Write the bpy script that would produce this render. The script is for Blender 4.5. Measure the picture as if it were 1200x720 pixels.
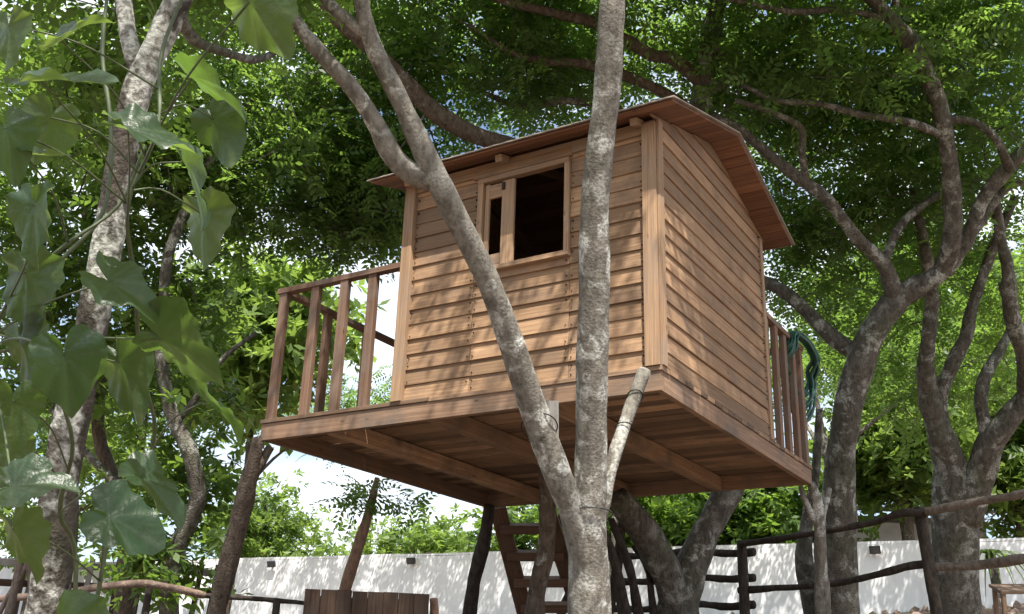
import bpy, math, random
import numpy as np
from mathutils import Vector, Matrix

for o in list(bpy.data.objects):
    bpy.data.objects.remove(o)
random.seed(7)
RNG = np.random.default_rng(11)
scene = bpy.context.scene
col = scene.collection

# ------------------------------------------------------------------ camera
F = 1200.0                                     # focal length in photograph pixels
CAM = np.array([2.6102, -6.1391, 1.5])
RIGHT = np.array([0.85551698, 0.51683046, 0.03125667])
UP = np.array([0.15705906, -0.31655777, 0.93548043])
FWD = np.array([-0.49337932, 0.79541025, 0.35199345])
cd = bpy.data.cameras.new('camera'); cam = bpy.data.objects.new('camera', cd); col.objects.link(cam)
cd.sensor_width = 36.0; cd.lens = 36.0; cd.clip_start = 0.05; cd.clip_end = 600
cam.matrix_world = Matrix(((RIGHT[0], UP[0], -FWD[0], CAM[0]), (RIGHT[1], UP[1], -FWD[1], CAM[1]),
                           (RIGHT[2], UP[2], -FWD[2], CAM[2]), (0, 0, 0, 1)))
scene.camera = cam

# ------------------------------------------------------------------ light
SUN = Vector((0.36, -0.40, 1.0)).normalized()  # towards the sun
elev = math.asin(SUN.z); azim = math.atan2(SUN.x, SUN.y)
w = bpy.data.worlds.new('World'); scene.world = w; w.use_nodes = True
nt = w.node_tree; nt.nodes.clear()
wo = nt.nodes.new('ShaderNodeOutputWorld'); bg = nt.nodes.new('ShaderNodeBackground')
sky = nt.nodes.new('ShaderNodeTexSky'); sky.sky_type = 'NISHITA'; sky.sun_disc = False
sky.sun_elevation = elev; sky.sun_rotation = azim; sky.air_density = 1.0; sky.dust_density = 2.5; sky.ozone_density = 1.0
tc = nt.nodes.new('ShaderNodeTexCoord'); mp = nt.nodes.new('ShaderNodeMapping'); mp.inputs['Scale'].default_value = (1, 1, 2.2)
nz = nt.nodes.new('ShaderNodeTexNoise'); nz.inputs['Scale'].default_value = 3.2; nz.inputs['Detail'].default_value = 7; nz.inputs['Roughness'].default_value = 0.55
rp = nt.nodes.new('ShaderNodeValToRGB'); rp.color_ramp.elements[0].position = 0.40; rp.color_ramp.elements[1].position = 0.60
mx = nt.nodes.new('ShaderNodeMix'); mx.data_type = 'RGBA'; mx.inputs['B'].default_value = (5.8, 6.2, 6.7, 1)
nt.links.new(tc.outputs['Generated'], mp.inputs['Vector']); nt.links.new(mp.outputs[0], nz.inputs['Vector'])
nt.links.new(nz.outputs['Fac'], rp.inputs[0]); nt.links.new(rp.outputs[0], mx.inputs['Factor'])
nt.links.new(sky.outputs[0], mx.inputs['A']); nt.links.new(mx.outputs['Result'], bg.inputs['Color'])
bg.inputs['Strength'].default_value = 0.12
nt.links.new(bg.outputs[0], wo.inputs[0])
sl = bpy.data.lights.new('sun', 'SUN'); sl.energy = 5.0; sl.angle = math.radians(0.55); sl.color = (1.0, 0.95, 0.87)
so = bpy.data.objects.new('sun', sl); col.objects.link(so); so.rotation_euler = SUN.to_track_quat('Z', 'Y').to_euler(); so.location = (6, -6, 20)
vs = scene.view_settings; vs.view_transform = 'Standard'; vs.look = 'None'; vs.gamma = 1.0; vs.use_curve_mapping = False
vs.exposure = 1.1
scene.render.engine = 'CYCLES'
scene.cycles.max_bounces = 7; scene.cycles.diffuse_bounces = 4; scene.cycles.transmission_bounces = 5; scene.cycles.transparent_max_bounces = 6

# ------------------------------------------------------------------ helpers
def P(u, v, d):
    """a point of the garden, surveyed by bearing (u, v) and its own distance d in metres"""
    return CAM + d * ((u - 600) / F * RIGHT + (360 - v) / F * UP + FWD)

def V(a): return Vector((float(a[0]), float(a[1]), float(a[2])))

def tag(o, label=None, cat=None, group=None, kind=None):
    if label: o['label'] = label
    if cat: o['category'] = cat
    if group: o['group'] = group
    if kind: o['kind'] = kind
    return o

def empty(name, loc, label, cat, group=None):
    o = bpy.data.objects.new(name, None); col.objects.link(o); o.location = V(loc); o.empty_display_size = 0.2
    return tag(o, label, cat, group)

def link(name, me, mat, parent=None, loc=None):
    o = bpy.data.objects.new(name, me); col.objects.link(o)
    if mat and not me.materials: me.materials.append(mat)
    if parent: o.parent = parent
    if loc is not None: o.location = V(loc)
    return o

def origin(o):
    """world position of an object made of nested plain translations"""
    v = Vector((0, 0, 0))
    while o: v = v + o.location; o = o.parent
    return v

def mesh_np(name, verts, faces, smooth=False, var=None):
    """verts (n,3), faces list/array of equal-size polygons or list of lists"""
    me = bpy.data.meshes.new(name)
    verts = np.asarray(verts, dtype=np.float32)
    me.vertices.add(len(verts)); me.vertices.foreach_set('co', verts.ravel())
    if isinstance(faces, np.ndarray):
        n, k = faces.shape
        me.loops.add(n * k); me.loops.foreach_set('vertex_index', faces.astype(np.int32).ravel())
        me.polygons.add(n); me.polygons.foreach_set('loop_start', (np.arange(n) * k).astype(np.int32))
    else:
        flat = [i for f in faces for i in f]; st = np.cumsum([0] + [len(f) for f in faces])[:-1]
        me.loops.add(len(flat)); me.loops.foreach_set('vertex_index', np.array(flat, np.int32))
        me.polygons.add(len(faces)); me.polygons.foreach_set('loop_start', st.astype(np.int32))
    me.polygons.foreach_set('use_smooth', np.full(len(me.polygons), bool(smooth)))
    me.update(calc_edges=True)
    if var is not None:
        a = me.attributes.new('var', 'FLOAT', 'POINT'); a.data.foreach_set('value', np.asarray(var, np.float32))
    return me

# ---- materials
def newmat(name):
    m = bpy.data.materials.new(name); m.use_nodes = True; t = m.node_tree; t.nodes.clear()
    out = t.nodes.new('ShaderNodeOutputMaterial')
    return m, t, out
def N(t, typ, **kw):
    n = t.nodes.new(typ)
    for k, v in kw.items():
        if k.startswith('i_'): n.inputs[k[2:].replace('_', ' ')].default_value = v
        else: setattr(n, k, v)
    return n
def ramp(t, src, stops, interp='LINEAR'):
    r = t.nodes.new('ShaderNodeValToRGB'); cr = r.color_ramp; cr.interpolation = interp
    while len(cr.elements) > 1: cr.elements.remove(cr.elements[-1])
    cr.elements[0].position = stops[0][0]; cr.elements[0].color = (*stops[0][1], 1) if not isinstance(stops[0][1], float) else (stops[0][1],) * 3 + (1,)
    for p, c in stops[1:]:
        e = cr.elements.new(p); e.color = (*c, 1) if not isinstance(c, float) else (c, c, c, 1)
    t.links.new(src, r.inputs[0]); return r.outputs[0]
def mixc(t, fac, a, b, mode='MIX'):
    m = t.nodes.new('ShaderNodeMix'); m.data_type = 'RGBA'; m.blend_type = mode
    for s, v in (('Factor', fac), ('A', a), ('B', b)):
        if hasattr(v, 'is_linked') or hasattr(v, 'links'): t.links.new(v, m.inputs[s])
        else: m.inputs[s].default_value = v if isinstance(v, (int, float)) else (*v, 1)
    return m.outputs['Result']

def wood_mat(name, dark, light, weather=0.25, grey=(0.20, 0.17, 0.14), tone=0.35):
    m, t, out = newmat(name)
    c = N(t, 'ShaderNodeTexCoord'); oi = N(t, 'ShaderNodeObjectInfo')
    off = N(t, 'ShaderNodeVectorMath', operation='MULTIPLY_ADD')
    comb = N(t, 'ShaderNodeCombineXYZ')
    for k in range(3): t.links.new(oi.outputs['Random'], comb.inputs[k])
    t.links.new(comb.outputs[0], off.inputs[0]); off.inputs[1].default_value = (37, 53, 71); t.links.new(c.outputs['Object'], off.inputs[2])
    g = N(t, 'ShaderNodeMapping'); g.inputs['Scale'].default_value = (1.3, 62, 62); t.links.new(off.outputs[0], g.inputs['Vector'])
    n1 = N(t, 'ShaderNodeTexNoise', i_Scale=1.0, i_Detail=6.0, i_Roughness=0.6, i_Distortion=0.6); t.links.new(g.outputs[0], n1.inputs['Vector'])
    g2 = N(t, 'ShaderNodeMapping'); g2.inputs['Scale'].default_value = (5, 190, 190); t.links.new(off.outputs[0], g2.inputs['Vector'])
    n2 = N(t, 'ShaderNodeTexNoise', i_Scale=1.0, i_Detail=3.0); t.links.new(g2.outputs[0], n2.inputs['Vector'])
    colr = ramp(t, n1.outputs['Fac'], [(0.28, dark), (0.52, tuple((a + b) / 2 for a, b in zip(dark, light))), (0.72, light)])
    fine = ramp(t, n2.outputs['Fac'], [(0.3, 0.72), (0.6, 1.0)])
    colr = mixc(t, 0.85, colr, fine, 'MULTIPLY')
    # board to board tone
    br = N(t, 'ShaderNodeMapRange'); br.inputs['To Min'].default_value = 1 - tone; br.inputs['To Max'].default_value = 1 + tone * 0.6
    t.links.new(oi.outputs['Random'], br.inputs['Value'])
    hs = N(t, 'ShaderNodeHueSaturation'); t.links.new(br.outputs[0], hs.inputs['Value']); t.links.new(colr, hs.inputs['Color'])
    # weathering and stains with a shape of their own
    n3 = N(t, 'ShaderNodeTexNoise', i_Scale=3.0, i_Detail=7.0, i_Roughness=0.65); t.links.new(off.outputs[0], n3.inputs['Vector'])
    wf = ramp(t, n3.outputs['Fac'], [(0.45, 0.0), (0.72, min(1.0, weather * 2))])
    colr = mixc(t, wf, hs.outputs[0], grey)
    g4 = N(t, 'ShaderNodeMapping'); g4.inputs['Scale'].default_value = (3.0, 9, 9); t.links.new(off.outputs[0], g4.inputs['Vector'])
    vo = N(t, 'ShaderNodeTexVoronoi', i_Scale=1.0); t.links.new(g4.outputs[0], vo.inputs['Vector'])
    kn = ramp(t, vo.outputs['Distance'], [(0.03, 0.8), (0.10, 0.0)])
    colr = mixc(t, kn, colr, tuple(a * 0.35 for a in dark))
    b = N(t, 'ShaderNodeBsdfPrincipled', i_Roughness=0.8); b.inputs['Specular IOR Level'].default_value = 0.25
    t.links.new(colr, b.inputs['Base Color'])
    bp = N(t, 'ShaderNodeBump', i_Strength=0.22, i_Distance=0.003); t.links.new(n1.outputs['Fac'], bp.inputs['Height'])
    t.links.new(bp.outputs[0], b.inputs['Normal']); t.links.new(b.outputs[0], out.inputs[0])
    return m

def bark_mat(name, dark, light, lichen=0.5, lich_col=(0.55, 0.55, 0.50), scale=1.0, rough_bark=0.02, green=0.0, bare=0.12):
    m, t, out = newmat(name)
    c = N(t, 'ShaderNodeTexCoord')
    mp_ = N(t, 'ShaderNodeMapping'); mp_.inputs['Scale'].default_value = (14 * scale, 14 * scale, 5 * scale); t.links.new(c.outputs['Object'], mp_.inputs['Vector'])
    n1 = N(t, 'ShaderNodeTexNoise', i_Scale=1.3, i_Detail=8.0, i_Roughness=0.68); t.links.new(mp_.outputs[0], n1.inputs['Vector'])
    colr = ramp(t, n1.outputs['Fac'], [(0.3, dark), (0.62, light)])
    n2 = N(t, 'ShaderNodeTexNoise', i_Scale=5.5 * scale, i_Detail=9.0, i_Roughness=0.62, i_Distortion=0.3); t.links.new(c.outputs['Object'], n2.inputs['Vector'])
    th = 0.72 - 0.3 * lichen
    lf = ramp(t, n2.outputs['Fac'], [(th, 0.0), (th + 0.085, 0.95)])
    n3 = N(t, 'ShaderNodeTexNoise', i_Scale=45.0 * scale, i_Detail=4.0); t.links.new(c.outputs['Object'], n3.inputs['Vector'])
    sp = ramp(t, n3.outputs['Fac'], [(0.38, 0.25), (0.56, 1.0)])
    nb = N(t, 'ShaderNodeTexNoise', i_Scale=1.7, i_Detail=3.0); t.links.new(c.outputs['Object'], nb.inputs['Vector'])
    big = ramp(t, nb.outputs['Fac'], [(0.40, bare), (0.60, 1.0)])
    lfb = N(t, 'ShaderNodeMath', operation='MULTIPLY'); t.links.new(lf, lfb.inputs[0]); t.links.new(big, lfb.inputs[1]); lf = lfb.outputs[0]
    lf2 = N(t, 'ShaderNodeMath', operation='MULTIPLY'); t.links.new(lf, lf2.inputs[0]); t.links.new(sp, lf2.inputs[1])
    colr = mixc(t, lf2.outputs[0], colr, lich_col)
    # small round crusts of lichen
    wv = N(t, 'ShaderNodeMix', data_type='VECTOR'); wv.inputs['Factor'].default_value = 0.06; t.links.new(c.outputs['Object'], wv.inputs['A']); t.links.new(n2.outputs['Color'], wv.inputs['B'])
    vo = N(t, 'ShaderNodeTexVoronoi', i_Scale=7.0 * scale); t.links.new(wv.outputs['Result'], vo.inputs['Vector'])
    vr = ramp(t, vo.outputs['Distance'], [(0.10, 0.0), (0.16, 0.75 * min(1, lichen * 1.5)), (0.24, 0.55 * min(1, lichen * 1.5)), (0.30, 0.0)])
    vf = N(t, 'ShaderNodeMath', operation='MULTIPLY'); vf.use_clamp = True
    pick = ramp(t, vo.outputs['Color'], [(0.70, 0.0), (0.80, 0.8)]); pm = N(t, 'ShaderNodeMath', operation='MULTIPLY'); t.links.new(vr, pm.inputs[0]); t.links.new(pick, pm.inputs[1]); t.links.new(pm.outputs[0], vf.inputs[0]); t.links.new(sp, vf.inputs[1])
    colr = mixc(t, vf.outputs[0], colr, tuple(a * 0.9 for a in lich_col))
    if green > 0:
        n4 = N(t, 'ShaderNodeTexNoise', i_Scale=2.2, i_Detail=5.0); t.links.new(c.outputs['Object'], n4.inputs['Vector'])
        colr = mixc(t, ramp(t, n4.outputs['Fac'], [(0.5, 0.0), (0.65, green)]), colr, (0.06, 0.085, 0.03))
    b = N(t, 'ShaderNodeBsdfPrincipled', i_Roughness=0.9); b.inputs['Specular IOR Level'].default_value = 0.2
    t.links.new(colr, b.inputs['Base Color'])
    hgt = N(t, 'ShaderNodeMath', operation='ADD'); t.links.new(n1.outputs['Fac'], hgt.inputs[0]); t.links.new(n3.outputs['Fac'], hgt.inputs[1])
    bp = N(t, 'ShaderNodeBump', i_Strength=0.8, i_Distance=rough_bark); t.links.new(hgt.outputs[0], bp.inputs['Height'])
    t.links.new(bp.outputs[0], b.inputs['Normal']); t.links.new(b.outputs[0], out.inputs[0])
    return m

def leaf_mat(name, c0, c1, trans, tfac=0.45, rough=0.45, spec=0.4):
    """leaf-to-leaf tone from the attribute var; light also passes through the blade"""
    m, t, out = newmat(name)
    a = N(t, 'ShaderNodeAttribute', attribute_name='var')
    cc = ramp(t, a.outputs['Fac'], [(0.0, c0), (0.93, c1), (0.985, (0.17, 0.15, 0.035))])
    tr = ramp(t, a.outputs['Fac'], [(0.0, tuple(x * 0.7 for x in trans)), (1.0, trans)])
    b = N(t, 'ShaderNodeBsdfPrincipled', i_Roughness=rough); b.inputs['Specular IOR Level'].default_value = spec
    t.links.new(cc, b.inputs['Base Color'])
    tb = N(t, 'ShaderNodeBsdfTranslucent'); t.links.new(tr, tb.inputs['Color'])
    ms = N(t, 'ShaderNodeMixShader', i_Fac=tfac); t.links.new(b.outputs[0], ms.inputs[1]); t.links.new(tb.outputs[0], ms.inputs[2])
    t.links.new(ms.outputs[0], out.inputs[0]); return m

def plain_mat(name, c, rough=0.6, metal=0.0, noise=0.25, nscale=8.0, bump=0.0):
    m, t, out = newmat(name)
    co = N(t, 'ShaderNodeTexCoord')
    n = N(t, 'ShaderNodeTexNoise', i_Scale=nscale, i_Detail=6.0, i_Roughness=0.6); t.links.new(co.outputs['Object'], n.inputs['Vector'])
    cc = ramp(t, n.outputs['Fac'], [(0.3, tuple(x * (1 - noise) for x in c)), (0.7, tuple(min(1, x * (1 + noise * 0.5)) for x in c))])
    b = N(t, 'ShaderNodeBsdfPrincipled', i_Roughness=rough, i_Metallic=metal); t.links.new(cc, b.inputs['Base Color'])
    if bump:
        bp = N(t, 'ShaderNodeBump', i_Strength=0.6, i_Distance=bump); t.links.new(n.outputs['Fac'], bp.inputs['Height']); t.links.new(bp.outputs[0], b.inputs['Normal'])
    t.links.new(b.outputs[0], out.inputs[0]); return m

M_side = wood_mat('siding_wood', (0.225, 0.130, 0.071), (0.465, 0.295, 0.170), 0.5, (0.165, 0.110, 0.075), 0.42)
M_post = wood_mat('post_wood', (0.235, 0.142, 0.082), (0.46, 0.30, 0.180), 0.45, (0.26, 0.195, 0.145), 0.18)
M_deck = wood_mat('deck_wood', (0.21, 0.124, 0.073), (0.42, 0.275, 0.17), 0.45, (0.12, 0.09, 0.068), 0.62)
M_rail = wood_mat('rail_wood', (0.13, 0.072, 0.045), (0.26, 0.155, 0.10), 0.5, (0.17, 0.135, 0.11), 0.25)
M_rim = wood_mat('rim_wood', (0.165, 0.098, 0.060), (0.345, 0.22, 0.142), 0.75, (0.13, 0.105, 0.085), 0.15)
M_roof = wood_mat('roof_wood', (0.14, 0.062, 0.036), (0.29, 0.145, 0.082), 0.25, (0.15, 0.10, 0.075), 0.35)
M_old = wood_mat('old_wood', (0.030, 0.017, 0.011), (0.085, 0.050, 0.032), 0.3, (0.05, 0.038, 0.03), 0.15)
M_grey = wood_mat('grey_wood', (0.15, 0.135, 0.12), (0.30, 0.27, 0.24), 0.5, (0.3, 0.29, 0.27), 0.2)
M_ladder = wood_mat('ladder_wood', (0.09, 0.05, 0.03), (0.22, 0.125, 0.075), 0.3, (0.15, 0.11, 0.09), 0.3)
M_felt = plain_mat('roof_sheet', (0.30, 0.25, 0.21), 0.85, 0, 0.4, 5)
M_nail = plain_mat('nail_rust', (0.035, 0.02, 0.014), 0.7, 0.3)
M_wire = plain_mat('wire', (0.03, 0.03, 0.03), 0.6, 0.5)
B_main = bark_mat('bark_main', (0.068, 0.061, 0.050), (0.215, 0.196, 0.163), 0.72, (0.56, 0.56, 0.51), 1.25, 0.009, 0.0, 0.12)
B_pale = bark_mat('bark_pale', (0.022, 0.019, 0.015), (0.085, 0.071, 0.055), 0.86, (0.50, 0.495, 0.44), 0.8, 0.02, 0.2, 0.9)
B_dark = bark_mat('bark_dark', (0.040, 0.036, 0.029), (0.145, 0.129, 0.105), 0.72, (0.45, 0.45, 0.40), 1.2, 0.03, 0.25)
B_brown = bark_mat('bark_brown', (0.042, 0.031, 0.023), (0.145, 0.112, 0.084), 0.46, (0.34, 0.33, 0.28), 1.2, 0.02)
B_red = bark_mat('bark_reddish', (0.14, 0.08, 0.055), (0.32, 0.205, 0.145), 0.25, (0.4, 0.36, 0.3), 1.2, 0.01)
B_peel = bark_mat('bark_peeling', (0.10, 0.07, 0.055), (0.28, 0.20, 0.155), 0.4, (0.36, 0.31, 0.27), 1.4, 0.01)
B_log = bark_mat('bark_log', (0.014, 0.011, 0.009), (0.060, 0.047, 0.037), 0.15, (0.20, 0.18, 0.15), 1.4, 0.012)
B_stick = bark_mat('bark_stick', (0.07, 0.056, 0.046), (0.20, 0.165, 0.135), 0.3, (0.34, 0.32, 0.29), 1.4, 0.008)
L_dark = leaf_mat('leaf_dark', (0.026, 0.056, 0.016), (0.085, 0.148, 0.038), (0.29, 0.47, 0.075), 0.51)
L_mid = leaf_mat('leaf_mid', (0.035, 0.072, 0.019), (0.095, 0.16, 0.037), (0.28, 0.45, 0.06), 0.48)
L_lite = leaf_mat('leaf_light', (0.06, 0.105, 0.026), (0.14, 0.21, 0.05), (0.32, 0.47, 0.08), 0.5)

# ---- boards: local X is the length, Y the width, Z the thickness
_bc = {}
def board_mesh(L, W, T, bev=0.0025):
    key = (round(L, 3), round(W, 3), round(T, 3))
    if key in _bc: return _bc[key]
    b = min(bev, W * 0.2, T * 0.25); h, q = W / 2, T / 2
    sec = [(-h + b, -q), (h - b, -q), (h, -q + b), (h, q - b), (h - b, q), (-h + b, q), (-h, q - b), (-h, -q + b)]
    vs_ = [(-L / 2, y, z) for y, z in sec] + [(L / 2, y, z) for y, z in sec]
    fs = [[k, (k + 1) % 8, (k + 1) % 8 + 8, k + 8] for k in range(8)] + [list(range(7, -1, -1)), list(range(8, 16))]
    fs = [f[::-1] for f in fs[:8]] + [fs[8][::-1], fs[9][::-1]]
    me = mesh_np('board', vs_, fs); _bc[key] = me
    return me

_mc = {}
def board(name, parent, a, b, W, T, wide, mat, jit=0.0):
    """a board from a to b (world), its width W lying along the direction 'wide'"""
    a, b = V(a), V(b); x = (b - a); L = x.length; x.normalize()
    y = V(wide); y = (y - x * y.dot(x)).normalized(); z = x.cross(y)
    me0 = board_mesh(L, W, T)
    me = _mc.get((me0.name, mat.name))
    if me is None:
        me = me0.copy(); me.materials.append(mat); _mc[(me0.name, mat.name)] = me
    o = bpy.data.objects.new(name, me); col.objects.link(o)
    c = (a + b) / 2
    if jit:
        c = c + y * random.uniform(-jit, jit) + z * random.uniform(-jit, jit)
        ang = random.uniform(-jit, jit) / max(L, .3)
        y2 = y * math.cos(ang) + x * math.sin(ang); x = x * math.cos(ang) - y * math.sin(ang); y = y2
    o.parent = parent
    loc = c - (origin(parent) if parent else Vector((0, 0, 0)))
    o.matrix_basis = Matrix(((x.x, y.x, z.x, loc.x), (x.y, y.y, z.y, loc.y), (x.z, y.z, z.z, loc.z), (0, 0, 0, 1)))
    return o

# ---- tubes: trunks, limbs, logs, rails, hoses
def smooth_path(pts, rad, step):
    pts = np.asarray(pts, float); rad = np.asarray(rad, float); n = len(pts)
    if n == 2:
        k = max(2, int(np.linalg.norm(pts[1] - pts[0]) / step) + 1); s = np.linspace(0, 1, k)[:, None]
        return pts[0] + (pts[1] - pts[0]) * s, rad[0] + (rad[1] - rad[0]) * s[:, 0]
    out, ro = [], []
    ext = np.vstack([2 * pts[0] - pts[1], pts, 2 * pts[-1] - pts[-2]])
    for i in range(n - 1):
        p0, p1, p2, p3 = ext[i:i + 4]; k = max(2, int(np.linalg.norm(p2 - p1) / step) + 1)
        for s in np.linspace(0, 1, k, endpoint=False):
            out.append(0.5 * ((2 * p1) + (-p0 + p2) * s + (2 * p0 - 5 * p1 + 4 * p2 - p3) * s * s + (-p0 + 3 * p1 - 3 * p2 + p3) * s ** 3))
            ro.append(rad[i] + (rad[i + 1] - rad[i]) * (3 * s * s - 2 * s ** 3))
    out.append(pts[-1]); ro.append(rad[-1])
    return np.array(out), np.array(ro)

def tube_arrays(path, rad, sides=10, lump=0.06, seed=0, cap=True):
    r = np.random.default_rng(seed)
    n = len(path); tg = np.gradient(path, axis=0); tg /= np.linalg.norm(tg, axis=1)[:, None] + 1e-9
    ref = np.array([0, 0, 1.0]) if abs(tg[0][2]) < 0.9 else np.array([1.0, 0, 0])
    u = np.cross(tg[0], ref); u /= np.linalg.norm(u)
    ang = np.linspace(0, 2 * np.pi, sides, endpoint=False); vs_ = np.empty((n, sides, 3))
    ph = r.uniform(0, 6.28, 6); s = 0.0
    for i in range(n):
        u = u - tg[i] * u.dot(tg[i]); u /= np.linalg.norm(u) + 1e-9; v = np.cross(tg[i], u)
        if i: s += np.linalg.norm(path[i] - path[i - 1])
        k = s / max(rad[i], 0.01)
        rr = rad[i] * (1 + lump * (np.sin(2 * ang + ph[0] + k * 0.25) + 0.7 * np.sin(3 * ang + ph[1] - k * 0.4) + 0.8 * np.sin(k * 0.7 + ph[2]) + 0.5 * np.sin(k * 1.7 + ph[3] + ang)))
        vs_[i] = path[i] + np.outer(np.cos(ang) * rr, u) + np.outer(np.sin(ang) * rr, v)
    idx = np.arange(n * sides).reshape(n, sides)
    a = idx[:-1]; b = idx[1:]
    q = np.stack([a, np.roll(a, -1, 1), np.roll(b, -1, 1), b], -1).reshape(-1, 4)
    vv = vs_.reshape(-1, 3)
    if cap:
        vv = np.vstack([vv, path[0] - tg[0] * rad[0] * 0.05, path[-1] + tg[-1] * rad[-1] * 0.08]); c0, c1 = n * sides, n * sides + 1
        k = np.arange(sides); k2 = np.roll(k, -1)
        q = np.vstack([q, np.stack([k2, k, np.full(sides, c0), np.full(sides, c0)], -1), np.stack([idx[-1][k], idx[-1][k2], np.full(sides, c1), np.full(sides, c1)], -1)])
    return vv, q

def quads_to_faces(q):
    deg = q[:, 2] == q[:, 3]
    return q[~deg].tolist() + q[deg][:, :3].tolist() if deg.any() else q

def tube(name, pts, rad, mat, parent=None, sides=10, step=0.08, lump=0.06, seed=0, label=None):
    """one tube part; pts in world space"""
    path, rr = smooth_path(pts, rad, step)
    vv, q = tube_arrays(path, rr, sides, lump, seed)
    org = np.array(origin(parent)) if parent else np.zeros(3)
    o = link(name, mesh_np(name, vv - org, quads_to_faces(q), True), mat, parent)
    if label: o['label'] = label
    return o, path, rr

def tubes_joined(name, paths, mat, parent, sides=5, kind='stuff'):
    V_, Q_, n = [], [], 0
    for k, (p, r) in enumerate(paths):
        vv, q = tube_arrays(np.asarray(p, float), np.asarray(r, float), sides, 0.05, k, cap=False); V_.append(vv); Q_.append(q + n); n += len(vv)
    org = np.array(origin(parent)) if parent else np.zeros(3)
    o = link(name, mesh_np(name, np.vstack(V_) - org, np.vstack(Q_), True), mat, parent)
    if kind: o['kind'] = kind
    return o

# ---- foliage
def spray_template(n=9, L=0.24, ll=0.075, lw=0.030, droop=0.25):
    """a compound leaf: leaflets in pairs along a stalk, each leaflet four points"""
    vs_ = []
    for i in range(n):
        side = -1 if i % 2 else 1; s = 0.2 + 0.8 * (i // 2) / max(1, (n - 1) // 2)
        if i == n - 1: side = 0; s = 1.0
        base = np.array([0, s * L, -droop * L * s * s])
        d = np.array([side * 0.86, 0.5, -0.18]) if side else np.array([0, 1, -0.3]); d /= np.linalg.norm(d)
        wv = np.cross(d, [0, 0, 1.0]); wv /= np.linalg.norm(wv)
        k = ll * (1.0 - 0.25 * abs(s - 0.5))
        up = np.array([0, 0, 0.10 * k])
        vs_ += [base, base + d * k * 0.45 + wv * lw / 2 + up, base + d * k, base + d * k * 0.45 - wv * lw / 2 + up]
    return np.array(vs_)
def simple_template(n=6, L=0.2, ll=0.13, lw=0.06, droop=0.3):
    """a shoot with single, larger leaves set around it"""
    vs_ = []
    for i in range(n):
        a = i * 2.4; s = 0.25 + 0.75 * i / n
        base = np.array([0, s * L, -droop * L * s * s]); d = np.array([math.cos(a), 0.7, 0.5 * math.sin(a) - 0.25]); d /= np.linalg.norm(d)
        wv = np.cross(d, [0.1, 0.2, 1.0]); wv /= np.linalg.norm(wv)
        vs_ += [base, base + d * ll * 0.42 + wv * lw / 2, base + d * ll, base + d * ll * 0.42 - wv * lw / 2]
    return np.array(vs_)

def rot_batch(n, r, up_bias=1.0):
    """random frames whose z leans upward"""
    z = r.normal(size=(n, 3)) * 0.55; z[:, 2] += up_bias; z /= np.linalg.norm(z, axis=1)[:, None]
    y = r.normal(size=(n, 3)); y -= z * (y * z).sum(1)[:, None]; y /= np.linalg.norm(y, axis=1)[:, None]
    x = np.cross(y, z)
    return np.stack([x, y, z], -1)

def foliage(name, centers, r, mat, parent, tmpl, size=(0.8, 1.25), up_bias=1.0, tone=None):
    n = len(centers); R_ = rot_batch(n, r, up_bias); s = r.uniform(*size, n)
    vv = np.einsum('nij,kj->nki', R_, tmpl) * s[:, None, None] + centers[:, None, :]
    m = tmpl.shape[0]; vv += r.normal(scale=0.004, size=vv.shape)
    org = np.array(origin(parent)) if parent else np.zeros(3)
    q = np.arange(n * m).reshape(-1, 4)
    base = r.uniform(0, 1, n) if tone is None else tone
    var = np.clip(np.repeat(base, m) * 0.6 + np.repeat(r.uniform(0, 1, n * m // 4), 4) * 0.4, 0, 1)
    o = link(name, mesh_np(name, vv.reshape(-1, 3) - org, q, True, var), mat, parent)
    o['kind'] = 'stuff'
    return o

def clumps_in(blobs, r):
    """clump centres spread through ellipsoids given as (u, v, d, ru, rv in bearing units, depth radius m, count)"""
    C = []
    for (u, v, d, ru, rv, rd, k) in blobs:
        c = P(u, v, d); p = r.normal(size=(k, 3)); p /= np.linalg.norm(p, axis=1)[:, None]; p *= r.uniform(0.05, 1, (k, 1)) ** (1 / 2.6)
        C.append(c + np.outer(p[:, 0] * ru * d / F, RIGHT) + np.outer(p[:, 1] * rv * d / F, UP) + np.outer(p[:, 2] * rd, FWD))
    return np.vstack(C)
def clumps_world(blobs, r):
    C = []
    for (x, y, z, rx, ry, rz, k) in blobs:
        p = r.normal(size=(k, 3)); p /= np.linalg.norm(p, axis=1)[:, None]; p *= r.uniform(0.05, 1, (k, 1)) ** (1 / 2.6)
        C.append(np.array([x, y, z]) + p * np.array([rx, ry, rz]))
    return np.vstack(C)

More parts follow.
